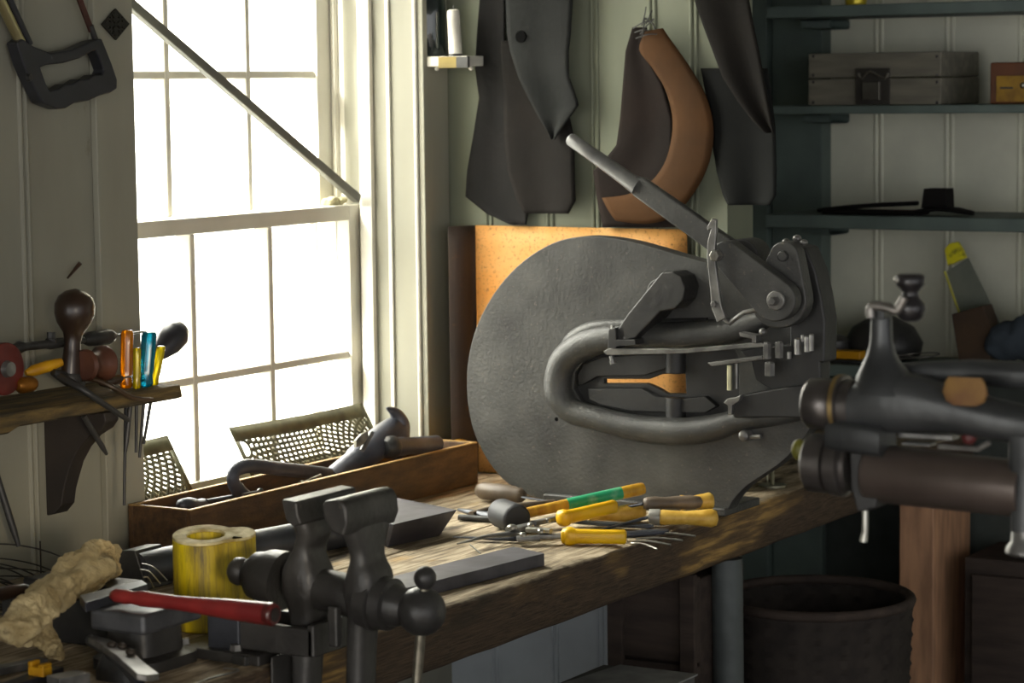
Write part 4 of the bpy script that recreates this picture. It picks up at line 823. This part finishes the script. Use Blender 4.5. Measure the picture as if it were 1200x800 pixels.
# ------------------------------------------------------------------ leather hanging on the back wall
def hang(name, rows, y, m, lab, cat, amp=.008, thick=.003, freq=2.2, ph=0., n=14, parent=None):
    R_ = [V(r) for r in rows]; rows = [R_[i].lerp(R_[i+1], k/3) for i in range(len(R_)-1) for k in range(3)] + [R_[-1]]; g = []
    for i, (yy, xl, xr) in enumerate(rows):
        r = []
        for j in range(n+1):
            f = j/n; p = PY(xl + (xr-xl)*f, yy, y); r.append(p + V((0, -amp*(.5+.5*sin(f*freq*pi + ph + i*.05))*(min(i, 12)/12*.7+.3), 0)))
        g.append(r)
    o = MB().sheet(g).build(name, m, parent, solid=thick, smooth=80)
    return o if parent else tag(o, lab, cat)
HB = BY-.012
hang('leather_apron', [(-40, 566, 592), (0, 563, 592), (40, 560, 592), (80, 558, 594), (115, 563, 596), (160, 556, 599), (200, 549, 604), (230, 547, 612), (250, 572, 620), (263, 600, 618)], HB-.004, BLACKL, 'black leather apron hanging leftmost on the back wall, beside the candle shelf', 'apron', amp=.004)
hang('brown_hide', [(48, 588, 606), (70, 589, 630), (110, 592, 662), (160, 593, 674), (200, 597, 675), (235, 608, 676), (250, 617, 668)], HB-.014, BROWNL, 'dark brown hide hanging under the pointed grey hide on the back wall', 'hide', amp=.006, ph=1)
gh = thing('grey_hide', 'slate grey pointed hide with a round dark hole hanging over the black apron', 'hide', PY(635, 160, HB-.028))
hang('skin', [(-40, 592, 673), (0, 594, 672), (40, 596, 670), (60, 600, 668), (90, 610, 669), (115, 622, 678), (123, 626, 680), (132, 631, 674), (148, 640, 662), (163, 648, 652)], HB-.026, GREYL, '', '', amp=.007, ph=.5, parent=gh)
p = PY(610, 43, HB-.0325); MB().lathe(p+V((0, .004, 0)), p+V((0, -.0006, 0)), [(0, .0115), (1, .0105)], 22).build('hole_patch', MATS['hole_black'], gh)
hang('dark_leather', [(32, 742, 758), (60, 734, 754), (100, 731, 778), (140, 728, 790), (170, 724, 790), (190, 708, 788), (200, 697, 786), (225, 700, 790), (250, 705, 800), (266, 708, 806)], HB-.004, mat('ox_leather', (30, 21, 17), .8, spec=.15, col2=(22, 17, 14), scale=7, bump=.25, bscale=60), 'dark reddish brown leather piece hanging behind the tan curved strap', 'leather', amp=.005)
def strip(name, o_, i_, y, m, lab, cat, thick=.004, depth=.01, n=6):
    O, I = cr(o_, 4), cr(i_, 4); k = min(len(O), len(I)); g = []
    for a in range(k): g.append([PY(O[a].x+(I[a].x-O[a].x)*j/n, O[a].y+(I[a].y-O[a].y)*j/n, y) + V((0, -depth*sin(pi*j/n), 0)) for j in range(n+1)])
    return tag(MB().sheet(g).build(name, m, solid=thick, smooth=80), lab, cat)
strip('leather_strap', [(777, 33, 0), (784, 44, 0), (806, 75, 0), (827, 112, 0), (836, 150, 0), (831, 190, 0), (812, 228, 0), (785, 255, 0), (755, 262, 0), (722, 258, 0)], [(757, 37, 0), (750, 58, 0), (764, 78, 0), (780, 104, 0), (788, 132, 0), (788, 160, 0), (779, 192, 0), (760, 216, 0), (735, 228, 0), (706, 232, 0)], HB-.020, TANL, 'tan brown curved leather strap shaped like a crescent hanging on the back wall', 'strap', depth=.004)
tw = MB()
for a, b in (((752, 30), (757, 8)), ((757, 28), (764, 12)), ((742, 33), (762, 25)), ((750, 40), (766, 22)), ((745, 45), (770, 40)), ((755, 20), (752, 44)), ((744, 38), (760, 36)), ((758, 24), (768, 34))):
    p, q = PY(*a, HB-.026), PY(*b, HB-.03); tw.tube(cr([tuple(p), tuple((p+q)/2+V((.004, -.004, .003))), tuple(q)], 4), .0012, 6)
tw.tube([PY(757, 22, BY), PY(757, 22, HB-.03)], .002, 8)
tag(tw.build('tie_wire', IRON2), 'tangle of dark tie wire holding the tan strap to the wall', 'wire', kind='stuff')
hang('grey_leather', [(80, 822, 900), (120, 830, 906), (150, 834, 910), (200, 842, 912), (228, 850, 912), (240, 856, 905)], HB-.004, mat('slate_leather', (27, 28, 27), .85, spec=.15, col2=(21, 22, 21), scale=7, bump=.2), 'dull grey hide hanging lowest under the large dark hide by the shelves', 'hide', amp=.01)
hang('dark_hide', [(-40, 806, 876), (0, 815, 879), (30, 826, 885), (60, 838, 892), (90, 850, 898), (118, 868, 903), (140, 885, 907), (155, 900, 910)], HB-.022, mat('umber_leather', (24, 21, 18), .85, spec=.15, col2=(19, 17, 15), scale=9, bump=.25), 'large dark brown hide hanging rightmost on the back wall beside the green post', 'hide', amp=.012)
for x, y in ((684, 125), (540, 130), (1182, 240)):
    pass
# little corner shelf with jar and candle
zb = PY(520, 66, BY-.06).z
cs_ = thing('corner_shelf', 'little white painted shelf in the corner right of the window', 'shelf', (-2.43, BY-.04, zb-.024))
xa, xb = -2.487, PY(556, 70, BY-.05).x
MB().span((xa, BY-.075, zb-.018), (xb, BY-.001, zb)).build('board', PAINTW, cs_, bevel=.002)
x2, x3 = PY(513, 70, BY-.08).x, PY(535, 70, BY-.08).x
MB().span((x2, BY-.079, zb-.021), (x3, BY-.0755, zb-.001)).build('brass_plate', mat('brass', (122, 106, 58), .4, .6, col2=(98, 86, 48)), cs_, bevel=.0008)
MB().span((x3, BY-.082, zb-.021), (xb+.006, BY-.0755, zb-.001)).build('dark_edge', IRON2, cs_, bevel=.0008)
for x in (512, 552): p = PY(x, 82, BY-.06); MB().ball((p.x, p.y, zb-.0215), .0042).build('knob', PAINTW, cs_)
jx = PY(505, 60, BY-.045); jr = .027
jar = thing('glass_jar', 'dark bottle green glass jar standing on the little corner shelf', 'jar', (jx.x, jx.y, zb))
MB().lathe((jx.x, jx.y, zb+.0005), (jx.x, jx.y, zb+.16), [(0, jr*.9), (.03, jr), (.65, jr), (.78, jr*.75), (.85, jr*.5), (1, jr*.5)], 32).build('body', mat('bottle_glass', (38, 50, 50), .08, col2=(30, 40, 40), trans=.35, coat=.5), jar, smooth=60)
MB().lathe((jx.x, jx.y, zb+.1605), (jx.x, jx.y, zb+.178), [(0, jr*.58), (1, jr*.58)], 24).build('stopper', IRON2, jar)
a, b = PY(534, 65, BY-.06), PY(531, 11, BY-.06); a.z = zb
cn = thing('candle', 'white candle stub standing on the corner shelf beside the dark jar', 'candle', a)
MB().lathe(a+V((0, 0, .003)), b, [(0, .0118), (.9, .0112), (.97, .0105), (1, .006)], 24).build('wax', WAXM, cn)
MB().tube([b, b+V((.001, 0, .007))], .0009, 6).build('wick', IRON2, cn)
MB().lathe(a+V((0, 0, .0003)), a+V((0, 0, .004)), [(0, .0135), (1, .0125)], 20).build('holder', IRON2, cn)
# ------------------------------------------------------------------ green shelf unit in the recess
PYo = RY-.05
su = thing('shelf_unit', 'dark green painted open shelves standing against the rear wall on the right', 'shelf', (PY(1050, 600, RY).x, RY-.15, 0))
xp0, xp1, xp2 = PY(872, 300, PYo).x, PY(905, 300, PYo).x, PY(963, 300, PYo).x
MB().span((xp1, PYo, .3), (xp2, RY-.002, 2.45)).build('post', GREEN, su, bevel=.002)
MB().span((xp0, PYo-.02, .3), (xp1-.003, RY-.002, 2.45)).build('post', GREEN, su, bevel=.002)
SF = RY-.27
def shelf(y0, y1, back=0):
    a, b = PY(1080, y0, SF), PY(1080, y1, SF); xl = PY(897, y0, SF).x
    MB().span((xl, SF, b.z), (xl+1.0, RY-.002 if back else PYo-.001, a.z)).build('shelf_board', GREEN, su, bevel=.003)
    MB().ring([sec((x, PYo-.06, a_), YA, ZA, .05, h, 5, 16) for x, a_, h in ((xl+.05, b.z-.011, .0105), (xl+.09, b.z-.011, .0105), (xp2+.004, b.z-.010, .009), (xp2+.009, b.z-.008, .006))]).build('cleat', GREEN, su)
    return a.z
MB().span((xp2-.01, PYo+.02, .32), (xp2+.75, PYo+.03, PY(1080, 446, SF).z-.002)).build('shade_panel', mat('shade_dark', (62, 68, 64), .7, col2=(50, 56, 52)), su)  # added dark sheet standing in for shade on the wall below the shelves
z_1 = shelf(3, 17); z_2 = shelf(123, 133); z_3 = shelf(254, 270); z_4 = shelf(432, 446)
MB().span((xp2+.75, PYo-.2, .3), (xp2+.8, RY-.002, 2.45)).build('post', GREEN, su, bevel=.002)
# wooden chest
cx0, cx1 = PY(947, 90, SF+.012).x, PY(1103, 90, SF+.012).x; cz = PY(1103, 60, SF+.012).z; yb_ = PYo-.004
CHM = mat('chest_wood', (122, 118, 104), .7, col2=(98, 95, 84), scale=8, stretch=(1, 6, 6), bump=.25)
ch = thing('tool_chest', 'old dark wooden chest with an iron latch on the middle shelf', 'chest', ((cx0+cx1)/2, SF+.12, z_2))
zm = PY(1050, 91, SF+.012).z
MB().span((cx0, SF+.012, z_2+.0005), (cx1, yb_, zm-.001)).build('body', CHM, ch, bevel=.002)
MB().span((cx0, SF+.012, zm+.001), (cx1, yb_, cz)).build('lid', CHM, ch, bevel=.003)
lt = MB(); q0, q1 = PY(1003, 80, SF+.01), PY(1043, 122, SF+.01); lt.span((q0.x, SF+.007, q1.z), (q1.x, SF+.0119, q0.z)); lo = lt.build('latch_plate', mat('latch_iron', (74, 71, 66), .5, .5), ch, bevel=.001)
q0, q1 = PY(1013, 96, SF+.01), PY(1033, 117, SF+.01); MB().span((q0.x, SF-.001, q1.z), (q1.x, SF+.0068, q0.z)).build('hasp', mat('hasp_iron', (110, 107, 98), .4, .6), lo, bevel=.0015)
MB().tube(cr([tuple(PY(x, y, SF+.001)) for x, y in ((1006, 86), (1010, 92), (1020, 84), (1036, 92), (1041, 86))], 4), .003, 8).build('handle', mat('hasp_iron', (110, 107, 98), .4, .6), lo)
for x in (953, 1098):
    q0 = PY(x, 66, SF+.01)
    for yv in (66, 88, 96, 120): q0 = PY(x, yv, SF+.0115); MB().ball(q0, .003, (1, .5, 1), 10, 6).build('nail', IRON2, ch)
ax0, ax1 = PY(1160, 100, SF+.02).x, PY(1225, 100, SF+.02).x; az = PY(1180, 73, SF+.02).z
am = thing('amber_box', 'small amber brown wooden box with a yellow front panel on the middle shelf', 'box', ((ax0+ax1)/2, SF+.06, z_2))
MB().span((ax0, SF+.02, z_2+.0005), (ax1, SF+.13, az)).build('case', mat('amber_wood', (112, 64, 26), .4, col2=(84, 46, 20), scale=8), am, bevel=.003)
q0, q1 = PY(1168, 89, SF+.018), PY(1215, 119, SF+.018); MB().span((q0.x, SF+.015, q1.z), (q1.x, SF+.0199, q0.z)).build('panel', mat('amber_panel', (166, 128, 30), .35, col2=(120, 88, 24), scale=30), am, bevel=.001)
q0, q1 = PY(1172, 102, SF+.014), PY(1187, 104, SF+.014); MB().span((q0.x, SF+.0135, q1.z), (q1.x, SF+.0149, q0.z)).build('slot', IRON2, am)
MB().ball(PY(1199, 100, SF+.012), .006).build('knob', BRIGHT, am)
p = PY(1003, 3, SF+.04); tn = thing('oil_lamp', 'small brass yellow lamp base at the edge of the top shelf', 'lamp', (p.x, p.y, z_1))
MB().lathe((p.x, p.y, z_1+.0005), (p.x, p.y, z_1+.05), [(0, .020), (.2, .022), (.5, .016), (.7, .022), (1, .018)], 24).build('base', mat('lamp_brass', (232, 208, 60), .3, .4), tn)
MB().lathe((p.x, p.y, z_1+.0505), (p.x, p.y, z_1+.13), [(0, .014), (.4, .02), (1, .012)], 20).build('chimney', mat('lamp_glass', (190, 196, 186), .1, trans=.7), tn)
# leather strips and block on the third shelf
def strap_(rows, m, lab, y):
    g = []
    for x, yt, d in rows: c = PY(x, yt, y); c.z = max(c.z, z_3+.0055); g.append(sec(c, YA, ZA, d, .0045, 2.6, 14))
    tag(MB().ring(g).build('leather_strip', m, smooth=60), lab, 'strip')
strap_([(962, 246, .02), (990, 243, .035), (1030, 240, .03), (1075, 238, .01)], BLACKL, 'longer black leather strip lying topmost on the third shelf', SF+.07)
strap_([(970, 251, .03), (1020, 248, .04), (1060, 249, .035), (1085, 251, .02)], BROWNL, 'brown leather strip lying under the black one on the third shelf', SF+.05)
strap_([(1070, 249, .03), (1100, 244, .04), (1120, 246, .035), (1140, 250, .01)], BLACKL, 'short black leather strip under the dark cube on the third shelf', SF+.06)
q0, q1 = PY(1080, 222, SF+.06), PY(1109, 241, SF+.06); t = MB(); t.prism([PY(1082, 221, SF+.05), PY(1109, 221, SF+.05), PY(1110, 244, SF+.05), PY(1079, 244, SF+.05)], (0, .04, 0))
tag(t.build('dark_cube', BLACKL, bevel=.002), 'small square black block on the leather at the right of the third shelf', 'block')
# things on the lowest shelf
yl = SF+.14
bd = thing('leaning_board', 'grey metal scoop, its tip coloured as yellow light, leaning against the rear wall', 'scoop', PY(1150, 430, yl))
MB().prism([PY(1109, 318, yl+.03), PY(1134, 302, yl+.03), PY(1174, 385, yl-.02), PY(1136, 400, yl-.02)], (0, .006, 0)).build('plate', mat('board_grey', (128, 132, 120), .6, col2=(104, 110, 100), scale=10), bd, bevel=.001)
MB().tube([PY(1107, 318, yl+.028), PY(1133, 392, yl-.022)], .0022, 8).build('rim', mat('rim_yellow', (222, 214, 90), .4), bd)
MB().prism([PY(1106, 292, yl+.032), PY(1112, 285, yl+.032), PY(1122, 283, yl+.032), (PY(1128, 293, yl+.032)), PY(1132, 302, yl+.03), PY(1110, 312, yl+.03)], (0, .012, 0)).build('tip', mat('tip_yellow_lit', (232, 222, 40), .4, col2=(90, 86, 40), scale=60, contrast=(.5, .7)), bd, bevel=.003)  # the yellow light on the tip is put into its colour
bx = MB(); bx.prism(clampz([PY(1115, 368, yl-.06), PY(1152, 358, yl-.06), PY(1164, 392, yl-.06), PY(1160, 436, yl-.06), PY(1124, 436, yl-.06)], z_4+.001), (0, .05, 0)); tag(bx.build('brown_carton', mat('carton_brown', (70, 52, 34), .8, col2=(56, 42, 30)), bevel=.002), 'dull brown box standing in front of the grey scoop on the lowest shelf', 'box')
bg_ = MB()
for x, y, r, s in ((1182, 408, .05, (1, .8, .8)), (1168, 420, .038, (1, .8, .7)), (1205, 398, .055, (1, .8, .9)), (1192, 428, .045, (1.2, .8, .5)), (1225, 415, .06, (1, .8, .9))):
    c = PY(x+7, y, yl-.05); c.z = max(c.z, z_4+r*s[2]+.014); bg_.ball(c, r, s, 20, 14)
bo_ = bg_.build('cloth_bundle', mat('blue_cloth', (64, 74, 84), .9, col2=(46, 54, 62), scale=8, bump=.8, bscale=50), smooth=180); tag(bo_, 'crumpled dull blue cloth bundle at the right end of the lowest shelf', 'cloth')
rm = bo_.modifiers.new('remesh', 'REMESH'); rm.mode = 'VOXEL'; rm.voxel_size = .006; rm.use_smooth_shade = True
tx2 = bpy.data.textures.new('folds', 'CLOUDS'); tx2.noise_scale = .035; dm = bo_.modifiers.new('folds', 'DISPLACE'); dm.texture = tx2; dm.strength = .02
p = PY(1035, 436, yl); pn = MB(); pn.lathe((p.x, p.y, z_4+.0005), (p.x, p.y, z_4+.092), [(0, .06), (.1, .075), (.35, .08), (.7, .062), (.9, .03), (1, .012)], 32)
tag(pn.build('dark_pot', IRON2, smooth=60), 'dark domed iron pot sitting on the lowest shelf behind the crank', 'pot')
p = PY(977, 436, yl-.06); pn = MB(); pn.lathe((p.x, p.y, z_4+.0005), (p.x, p.y, z_4+.05), [(0, .03), (.2, .036), (.8, .035), (1, .02)], 24); tag(pn.build('dark_tin', IRON2), 'low round dark tin left of the iron pot on the lowest shelf', 'tin')
a, b = PY(963, 414, SF+.03), PY(1010, 414, SF+.03); tag(MB().span((a.x, SF+.02, a.z-.008), (b.x, SF+.05, a.z+.008)).build('yellow_rule', YEL, bevel=.002), 'yellow folding rule on the lowest shelf right of the shear', 'rule')
t = MB(); t.span((xp1+.02, SF+.015, z_4+.0005), (xp1+.30, SF+.08, a.z-.0085)); tag(t.build('dark_case', IRON2, bevel=.003), 'low dark metal case under the yellow rule on the lowest shelf', 'case')
for k, (cx, cy, rr, lab) in enumerate(((1050, 405, .05, 'upper loop of thin grey wire lying on the pot shelf behind the crank'), (1075, 416, .045, 'lower loop of thin grey wire behind the crank handle'))):
    c = PY(cx, cy, SF+.03); c.z = z_4 + .012 + k*.01; tag(MB().ring([[c + V((cos(u), sin(u)*.5, sin(u+k)*.12))*(rr+cos(v)*.0012) + V((0, 0, sin(v)*.0012)) for v in [j*pi/3 for j in range(6)]] for u in [i*2*pi/40 for i in range(40)]], closed=True).build('wire_loop', mat('loop_wire', (120, 118, 112), .4, .6)), lab, 'wire')
# ------------------------------------------------------------------ rotary machine standing close to the camera on the right
MY = 2.48; SM = .00090
MI = mat('machine_iron', (70, 72, 73), .36, .25, col2=(48, 50, 51), scale=12, bump=.2, bscale=50, spots=((110, 106, 100), 24, .66, .8))
mc = thing('rotary_machine', 'black iron hand cranked rotary sheet metal machine close to the camera at right', 'machine', PY(1330, 900, MY))
mp_ = lambda x, y, d=0: PY(x, y, MY+d)
def alongx(p, q, prof, n=28): return MB().lathe(mp_(*p), mp_(*q), prof, n)
ur = alongx((946, 472), (1003, 476), [(0, .018), (.03, .024), (.1, .027), (.55, .028), (.6, .026), (.64, .0325), (.78, .0325), (.8, .028), (1, .028)]).build('upper_roller', mat('roller_steel', (104, 100, 98), .32, .7, col2=(80, 76, 74)), mc, smooth=40)
alongx((984, 475), (989, 475), [(0, .0331), (1, .0331)]).build('brass_ring', mat('ring_brass', (156, 132, 84), .35, .7), ur)
rows = [(1003, 476, 27, 30), (1020, 470, 34, 32), (1045, 470, 36, 34), (1080, 474, 34, 32), (1120, 481, 27, 30), (1160, 490, 24, 28), (1181, 494, 23, 27), (1200, 497, 22, 26), (1330, 515, 24, 28)]
MB().ring([sec(mp_(x, y), YA, ZA, hy*SM, h*SM, 2.5, 26) for x, y, h, hy in rows]).build('upper_arm', MI, mc, smooth=60)
MB().ring([sec(mp_(x, y, -.0), XA, YA, hx*SM, hx*.9*SM, 2.4, 24) for x, y, hx in ((1042, 460, 40), (1038, 442, 34), (1034, 428, 24), (1033, 415, 17), (1033, 400, 13), (1033, 372, 12))]).build('neck', MI, mc, smooth=60)
rows = [(1060, 438, 12), (1090, 436, 13), (1140, 436, 15), (1200, 440, 16), (1330, 446, 18)]
MB().ring([sec(mp_(x, y, .03), YA, ZA, h*SM, h*SM, 2.3, 20) for x, y, h in rows]).build('back_shaft', MI, mc, smooth=60)
MB().ring([sec(mp_(1131, y, -.027), XA, YA, w*SM, .003, 3, 20) for y, w in ((442, 20), (448, 24), (460, 27), (470, 23), (475, 14))]).build('rust_plate', mat('rust_plate', (134, 102, 50), .7, .1, col2=(108, 74, 44), scale=30, bump=.2), mc)
ck = MB(); ck.span(mp_(1019, 356, -.012), mp_(1046, 373, .012)); co = ck.build('crank_hub', MI, mc, bevel=.002)
q = cr([tuple(mp_(x, y, -.017)) for x, y in ((1021, 372), (1021, 359), (1038, 360), (1050, 364), (1056, 356), (1060, 348))], 4)
MB().tube(q, .0050, 10).build('crank_arm', mat('crank_bright', (150, 146, 140), .35, .7), co)
MB().lathe(mp_(1067, 376), mp_(1067, 321), [(0, .008), (.08, .013), (.25, .0165), (.38, .0155), (.5, .010), (.6, .0085), (.7, .0115), (.78, .0155), (.95, .0155), (1, .012)], 26).build('crank_knob', mat('knob_black', (40, 38, 40), .3), co, smooth=70)
MB().ball(mp_(1051, 328, -.012), .0035).build('oil_cup', BRIGHT, co)
lr_ = alongx((946, 541), (1000, 545), [(0, .016), (.04, .027), (.1, .031), (.5, .0315), (.54, .027), (.58, .033), (.85, .034), (.9, .028), (1, .028)]).build('lower_roller', mat('roller_steel', (104, 100, 98), .32, .7, col2=(80, 76, 74)), mc, smooth=40)
MB().ring([sec(mp_(x, y, -.01), YA, ZA, hy*SM, h*SM, 4, 20) for x, y, h, hy in ((975, 508, 17, 22), (985, 508, 19, 25), (1020, 512, 20, 26), (1040, 516, 18, 26))]).build('bearing_block', MI, mc, smooth=40)
MB().prism([mp_(x, y, -.02) for x, y in ((994, 500), (1030, 500), (1032, 560), (1026, 596), (1004, 600), (996, 570))], (0, .05, 0)).build('end_plate', mat('machine_dark', (38, 38, 38), .6), mc, bevel=.003)
alongx((1018, 553), (1200, 573), [(0, .029), (.02, .031), (1, .029)]).build('lower_shaft', mat('shaft_brown', (98, 88, 82), .34, .4, col2=(80, 70, 64), scale=10), mc, smooth=60)
MB().span(mp_(1052, 506, .02), mp_(1124, 514, .04)).build('gauge_bar', STEEL, mc, bevel=.001)
MB().span(mp_(1056, 518, .01), mp_(1098, 521, .03)).build('gauge_bar', STEEL, mc, bevel=.001)
MB().tube([mp_(1100, 523, -.01), mp_(1146, 526, -.01), mp_(1160, 518, -.01)], .003, 8).build('gauge_rod', STEEL, mc)
MB().ball(mp_(1136, 512, -.01), .008).build('red_knob', mat('knob_red', (92, 30, 30), .5), mc)
MB().ring([sec(mp_(x, y), XA, YA, hx*SM, 24*SM, 5, 20) for x, y, hx in ((1204, 490, 18), (1204, 512, 19), (1208, 514, 21), (1208, 546, 21), (1206, 550, 17), (1205, 620, 15))]).build('frame_post', MI, mc, smooth=30)
MB().lathe(mp_(1204, 618), mp_(1204, 650), [(0, .016), (.5, .017), (.7, .0215), (.9, .0225), (1, .018)], 24).build('foot_ring', STEEL, mc)
MB().ball(mp_(937, 527, .02), .009, (1, 1, 1.3)).build('grease_nipple', mat('grease_yellow', (126, 124, 40), .5), mc)
MB().tube([mp_(1014, 598, -.01), mp_(1014, 622, -.01), mp_(1012, 634, -.01)], [.0032, .0032, .0042], 10).build('set_pin', BRIGHT, mc)
# its stand, mostly beyond the picture edge
MB().ring([sec(mp_(1330, y), XA, YA, hx*SM, hx*.8*SM, 3, 24) for y, hx in ((425, 40), (470, 52), (560, 56), (640, 60), (760, 60))]).build('column', MI, mc, smooth=40)
p = mp_(1330, 770); MB().cyl((p.x, p.y, .02), (p.x, p.y, p.z+.02), .035).build('stand', MI, mc); MB().lathe((p.x, p.y, .0005), (p.x, p.y, .03), [(0, .2), (.6, .2), (1, .08)], 32).build('base', MI, mc)
# ------------------------------------------------------------------ dim things stored under the bench
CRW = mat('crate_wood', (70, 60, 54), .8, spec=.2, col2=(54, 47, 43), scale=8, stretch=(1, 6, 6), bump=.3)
def under(p, y): return PY(p[0], p[1], y)
cy_ = BY-.2
a, b = under((716, 690), cy_), under((816, 690), cy_)
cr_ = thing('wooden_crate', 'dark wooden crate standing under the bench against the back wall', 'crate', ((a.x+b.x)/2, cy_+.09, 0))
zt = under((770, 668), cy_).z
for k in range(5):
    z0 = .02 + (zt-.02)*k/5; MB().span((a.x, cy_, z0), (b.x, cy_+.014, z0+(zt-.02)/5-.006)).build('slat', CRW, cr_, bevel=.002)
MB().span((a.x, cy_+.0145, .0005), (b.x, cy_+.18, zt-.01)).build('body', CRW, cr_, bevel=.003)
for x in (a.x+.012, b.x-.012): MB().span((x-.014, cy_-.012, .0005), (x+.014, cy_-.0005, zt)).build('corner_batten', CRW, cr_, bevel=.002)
a, b = under((856, 690), cy_+.07), under((856, 800), cy_+.07)
dp = thing('stove_pipe', 'dull grey tin pipe standing upright under the bench right of the crate', 'pipe', (a.x, cy_+.07, 0))
MB().lathe((a.x, cy_+.07, .001), (a.x-.006, cy_+.07, BZ-.09), [(0, .026), (1, .026)], 24).build('tube', mat('tin_dull', (84, 90, 90), .6, .1), dp, smooth=60)
MB().lathe((a.x, cy_+.07, .2), (a.x, cy_+.07, .215), [(0, .0265), (.5, .029), (1, .0265)], 24).build('bead', mat('tin_dull', (84, 90, 90), .6, .1), dp)
px_, py_ = under((955, 760), BY+.15), 0
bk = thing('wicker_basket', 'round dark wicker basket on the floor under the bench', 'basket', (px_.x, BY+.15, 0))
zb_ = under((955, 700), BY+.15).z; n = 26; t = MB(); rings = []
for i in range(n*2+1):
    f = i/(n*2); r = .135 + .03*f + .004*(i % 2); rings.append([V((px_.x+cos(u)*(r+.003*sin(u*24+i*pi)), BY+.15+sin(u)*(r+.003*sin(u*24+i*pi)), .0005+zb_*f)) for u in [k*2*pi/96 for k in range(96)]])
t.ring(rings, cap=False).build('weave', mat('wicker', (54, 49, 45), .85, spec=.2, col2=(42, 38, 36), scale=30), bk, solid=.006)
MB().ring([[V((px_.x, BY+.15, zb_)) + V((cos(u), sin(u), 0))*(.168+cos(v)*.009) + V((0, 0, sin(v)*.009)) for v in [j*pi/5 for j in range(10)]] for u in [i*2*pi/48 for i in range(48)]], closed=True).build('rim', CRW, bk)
# pale sheet of card
q = [under((722, 800), cy_-.25), under((775, 786), cy_-.2), under((842, 779), cy_-.2), under((820, 800), cy_-.25)]
zc = q[1].z
q = [PZ(722, 797, zc), PZ(765, 786, zc), PZ(842, 779, zc), PZ(818, 797, zc), PZ(800, 815, zc), PZ(700, 815, zc)]
bxx = thing('cardboard_box', 'closed grey cardboard box with a pale lid on the floor in front of the crate', 'box', (q[1].x, q[1].y-.1, 0))
c0 = PZ(765, 783, zc); MB().span((c0.x-.09, c0.y-.30, .0005), (c0.x+.075, c0.y, zc-.003)).build('carton', mat('carton_grey', (92, 92, 90), .8), bxx, bevel=.002)
MB().prism([V((c0.x-.095, c0.y-.305, zc-.0025)), V((c0.x+.08, c0.y-.305, zc-.0025)), V((c0.x+.08, c0.y+.0, zc-.0025)), V((c0.x-.06, c0.y-.0, zc-.0025))], (0, 0, .0025)).build('lid', mat('card_pale', (150, 152, 150), .7), bxx)
# cabinet below the lowest shelf, right of the leg
xq = PY(1130, 700, SF+.02).x
cb = thing('low_cabinet', 'low dark wooden cabinet on the floor right of the bench leg', 'cabinet', (xq+.3, SF+.1, 0))
zc2 = PY(1160, 655, SF+.02).z
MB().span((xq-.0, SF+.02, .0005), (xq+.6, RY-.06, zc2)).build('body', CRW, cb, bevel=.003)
MB().span((xq+.02, SF+.004, .04), (xq+.28, SF+.0195, zc2-.03)).build('door', CRW, cb, bevel=.003)
MB().ball((xq+.25, SF-.004, zc2-.12), .012).build('knob', IRON2, cb)
for k, (x, y, s) in enumerate(((925, 712, 30), (880, 740, 20))):
    pass
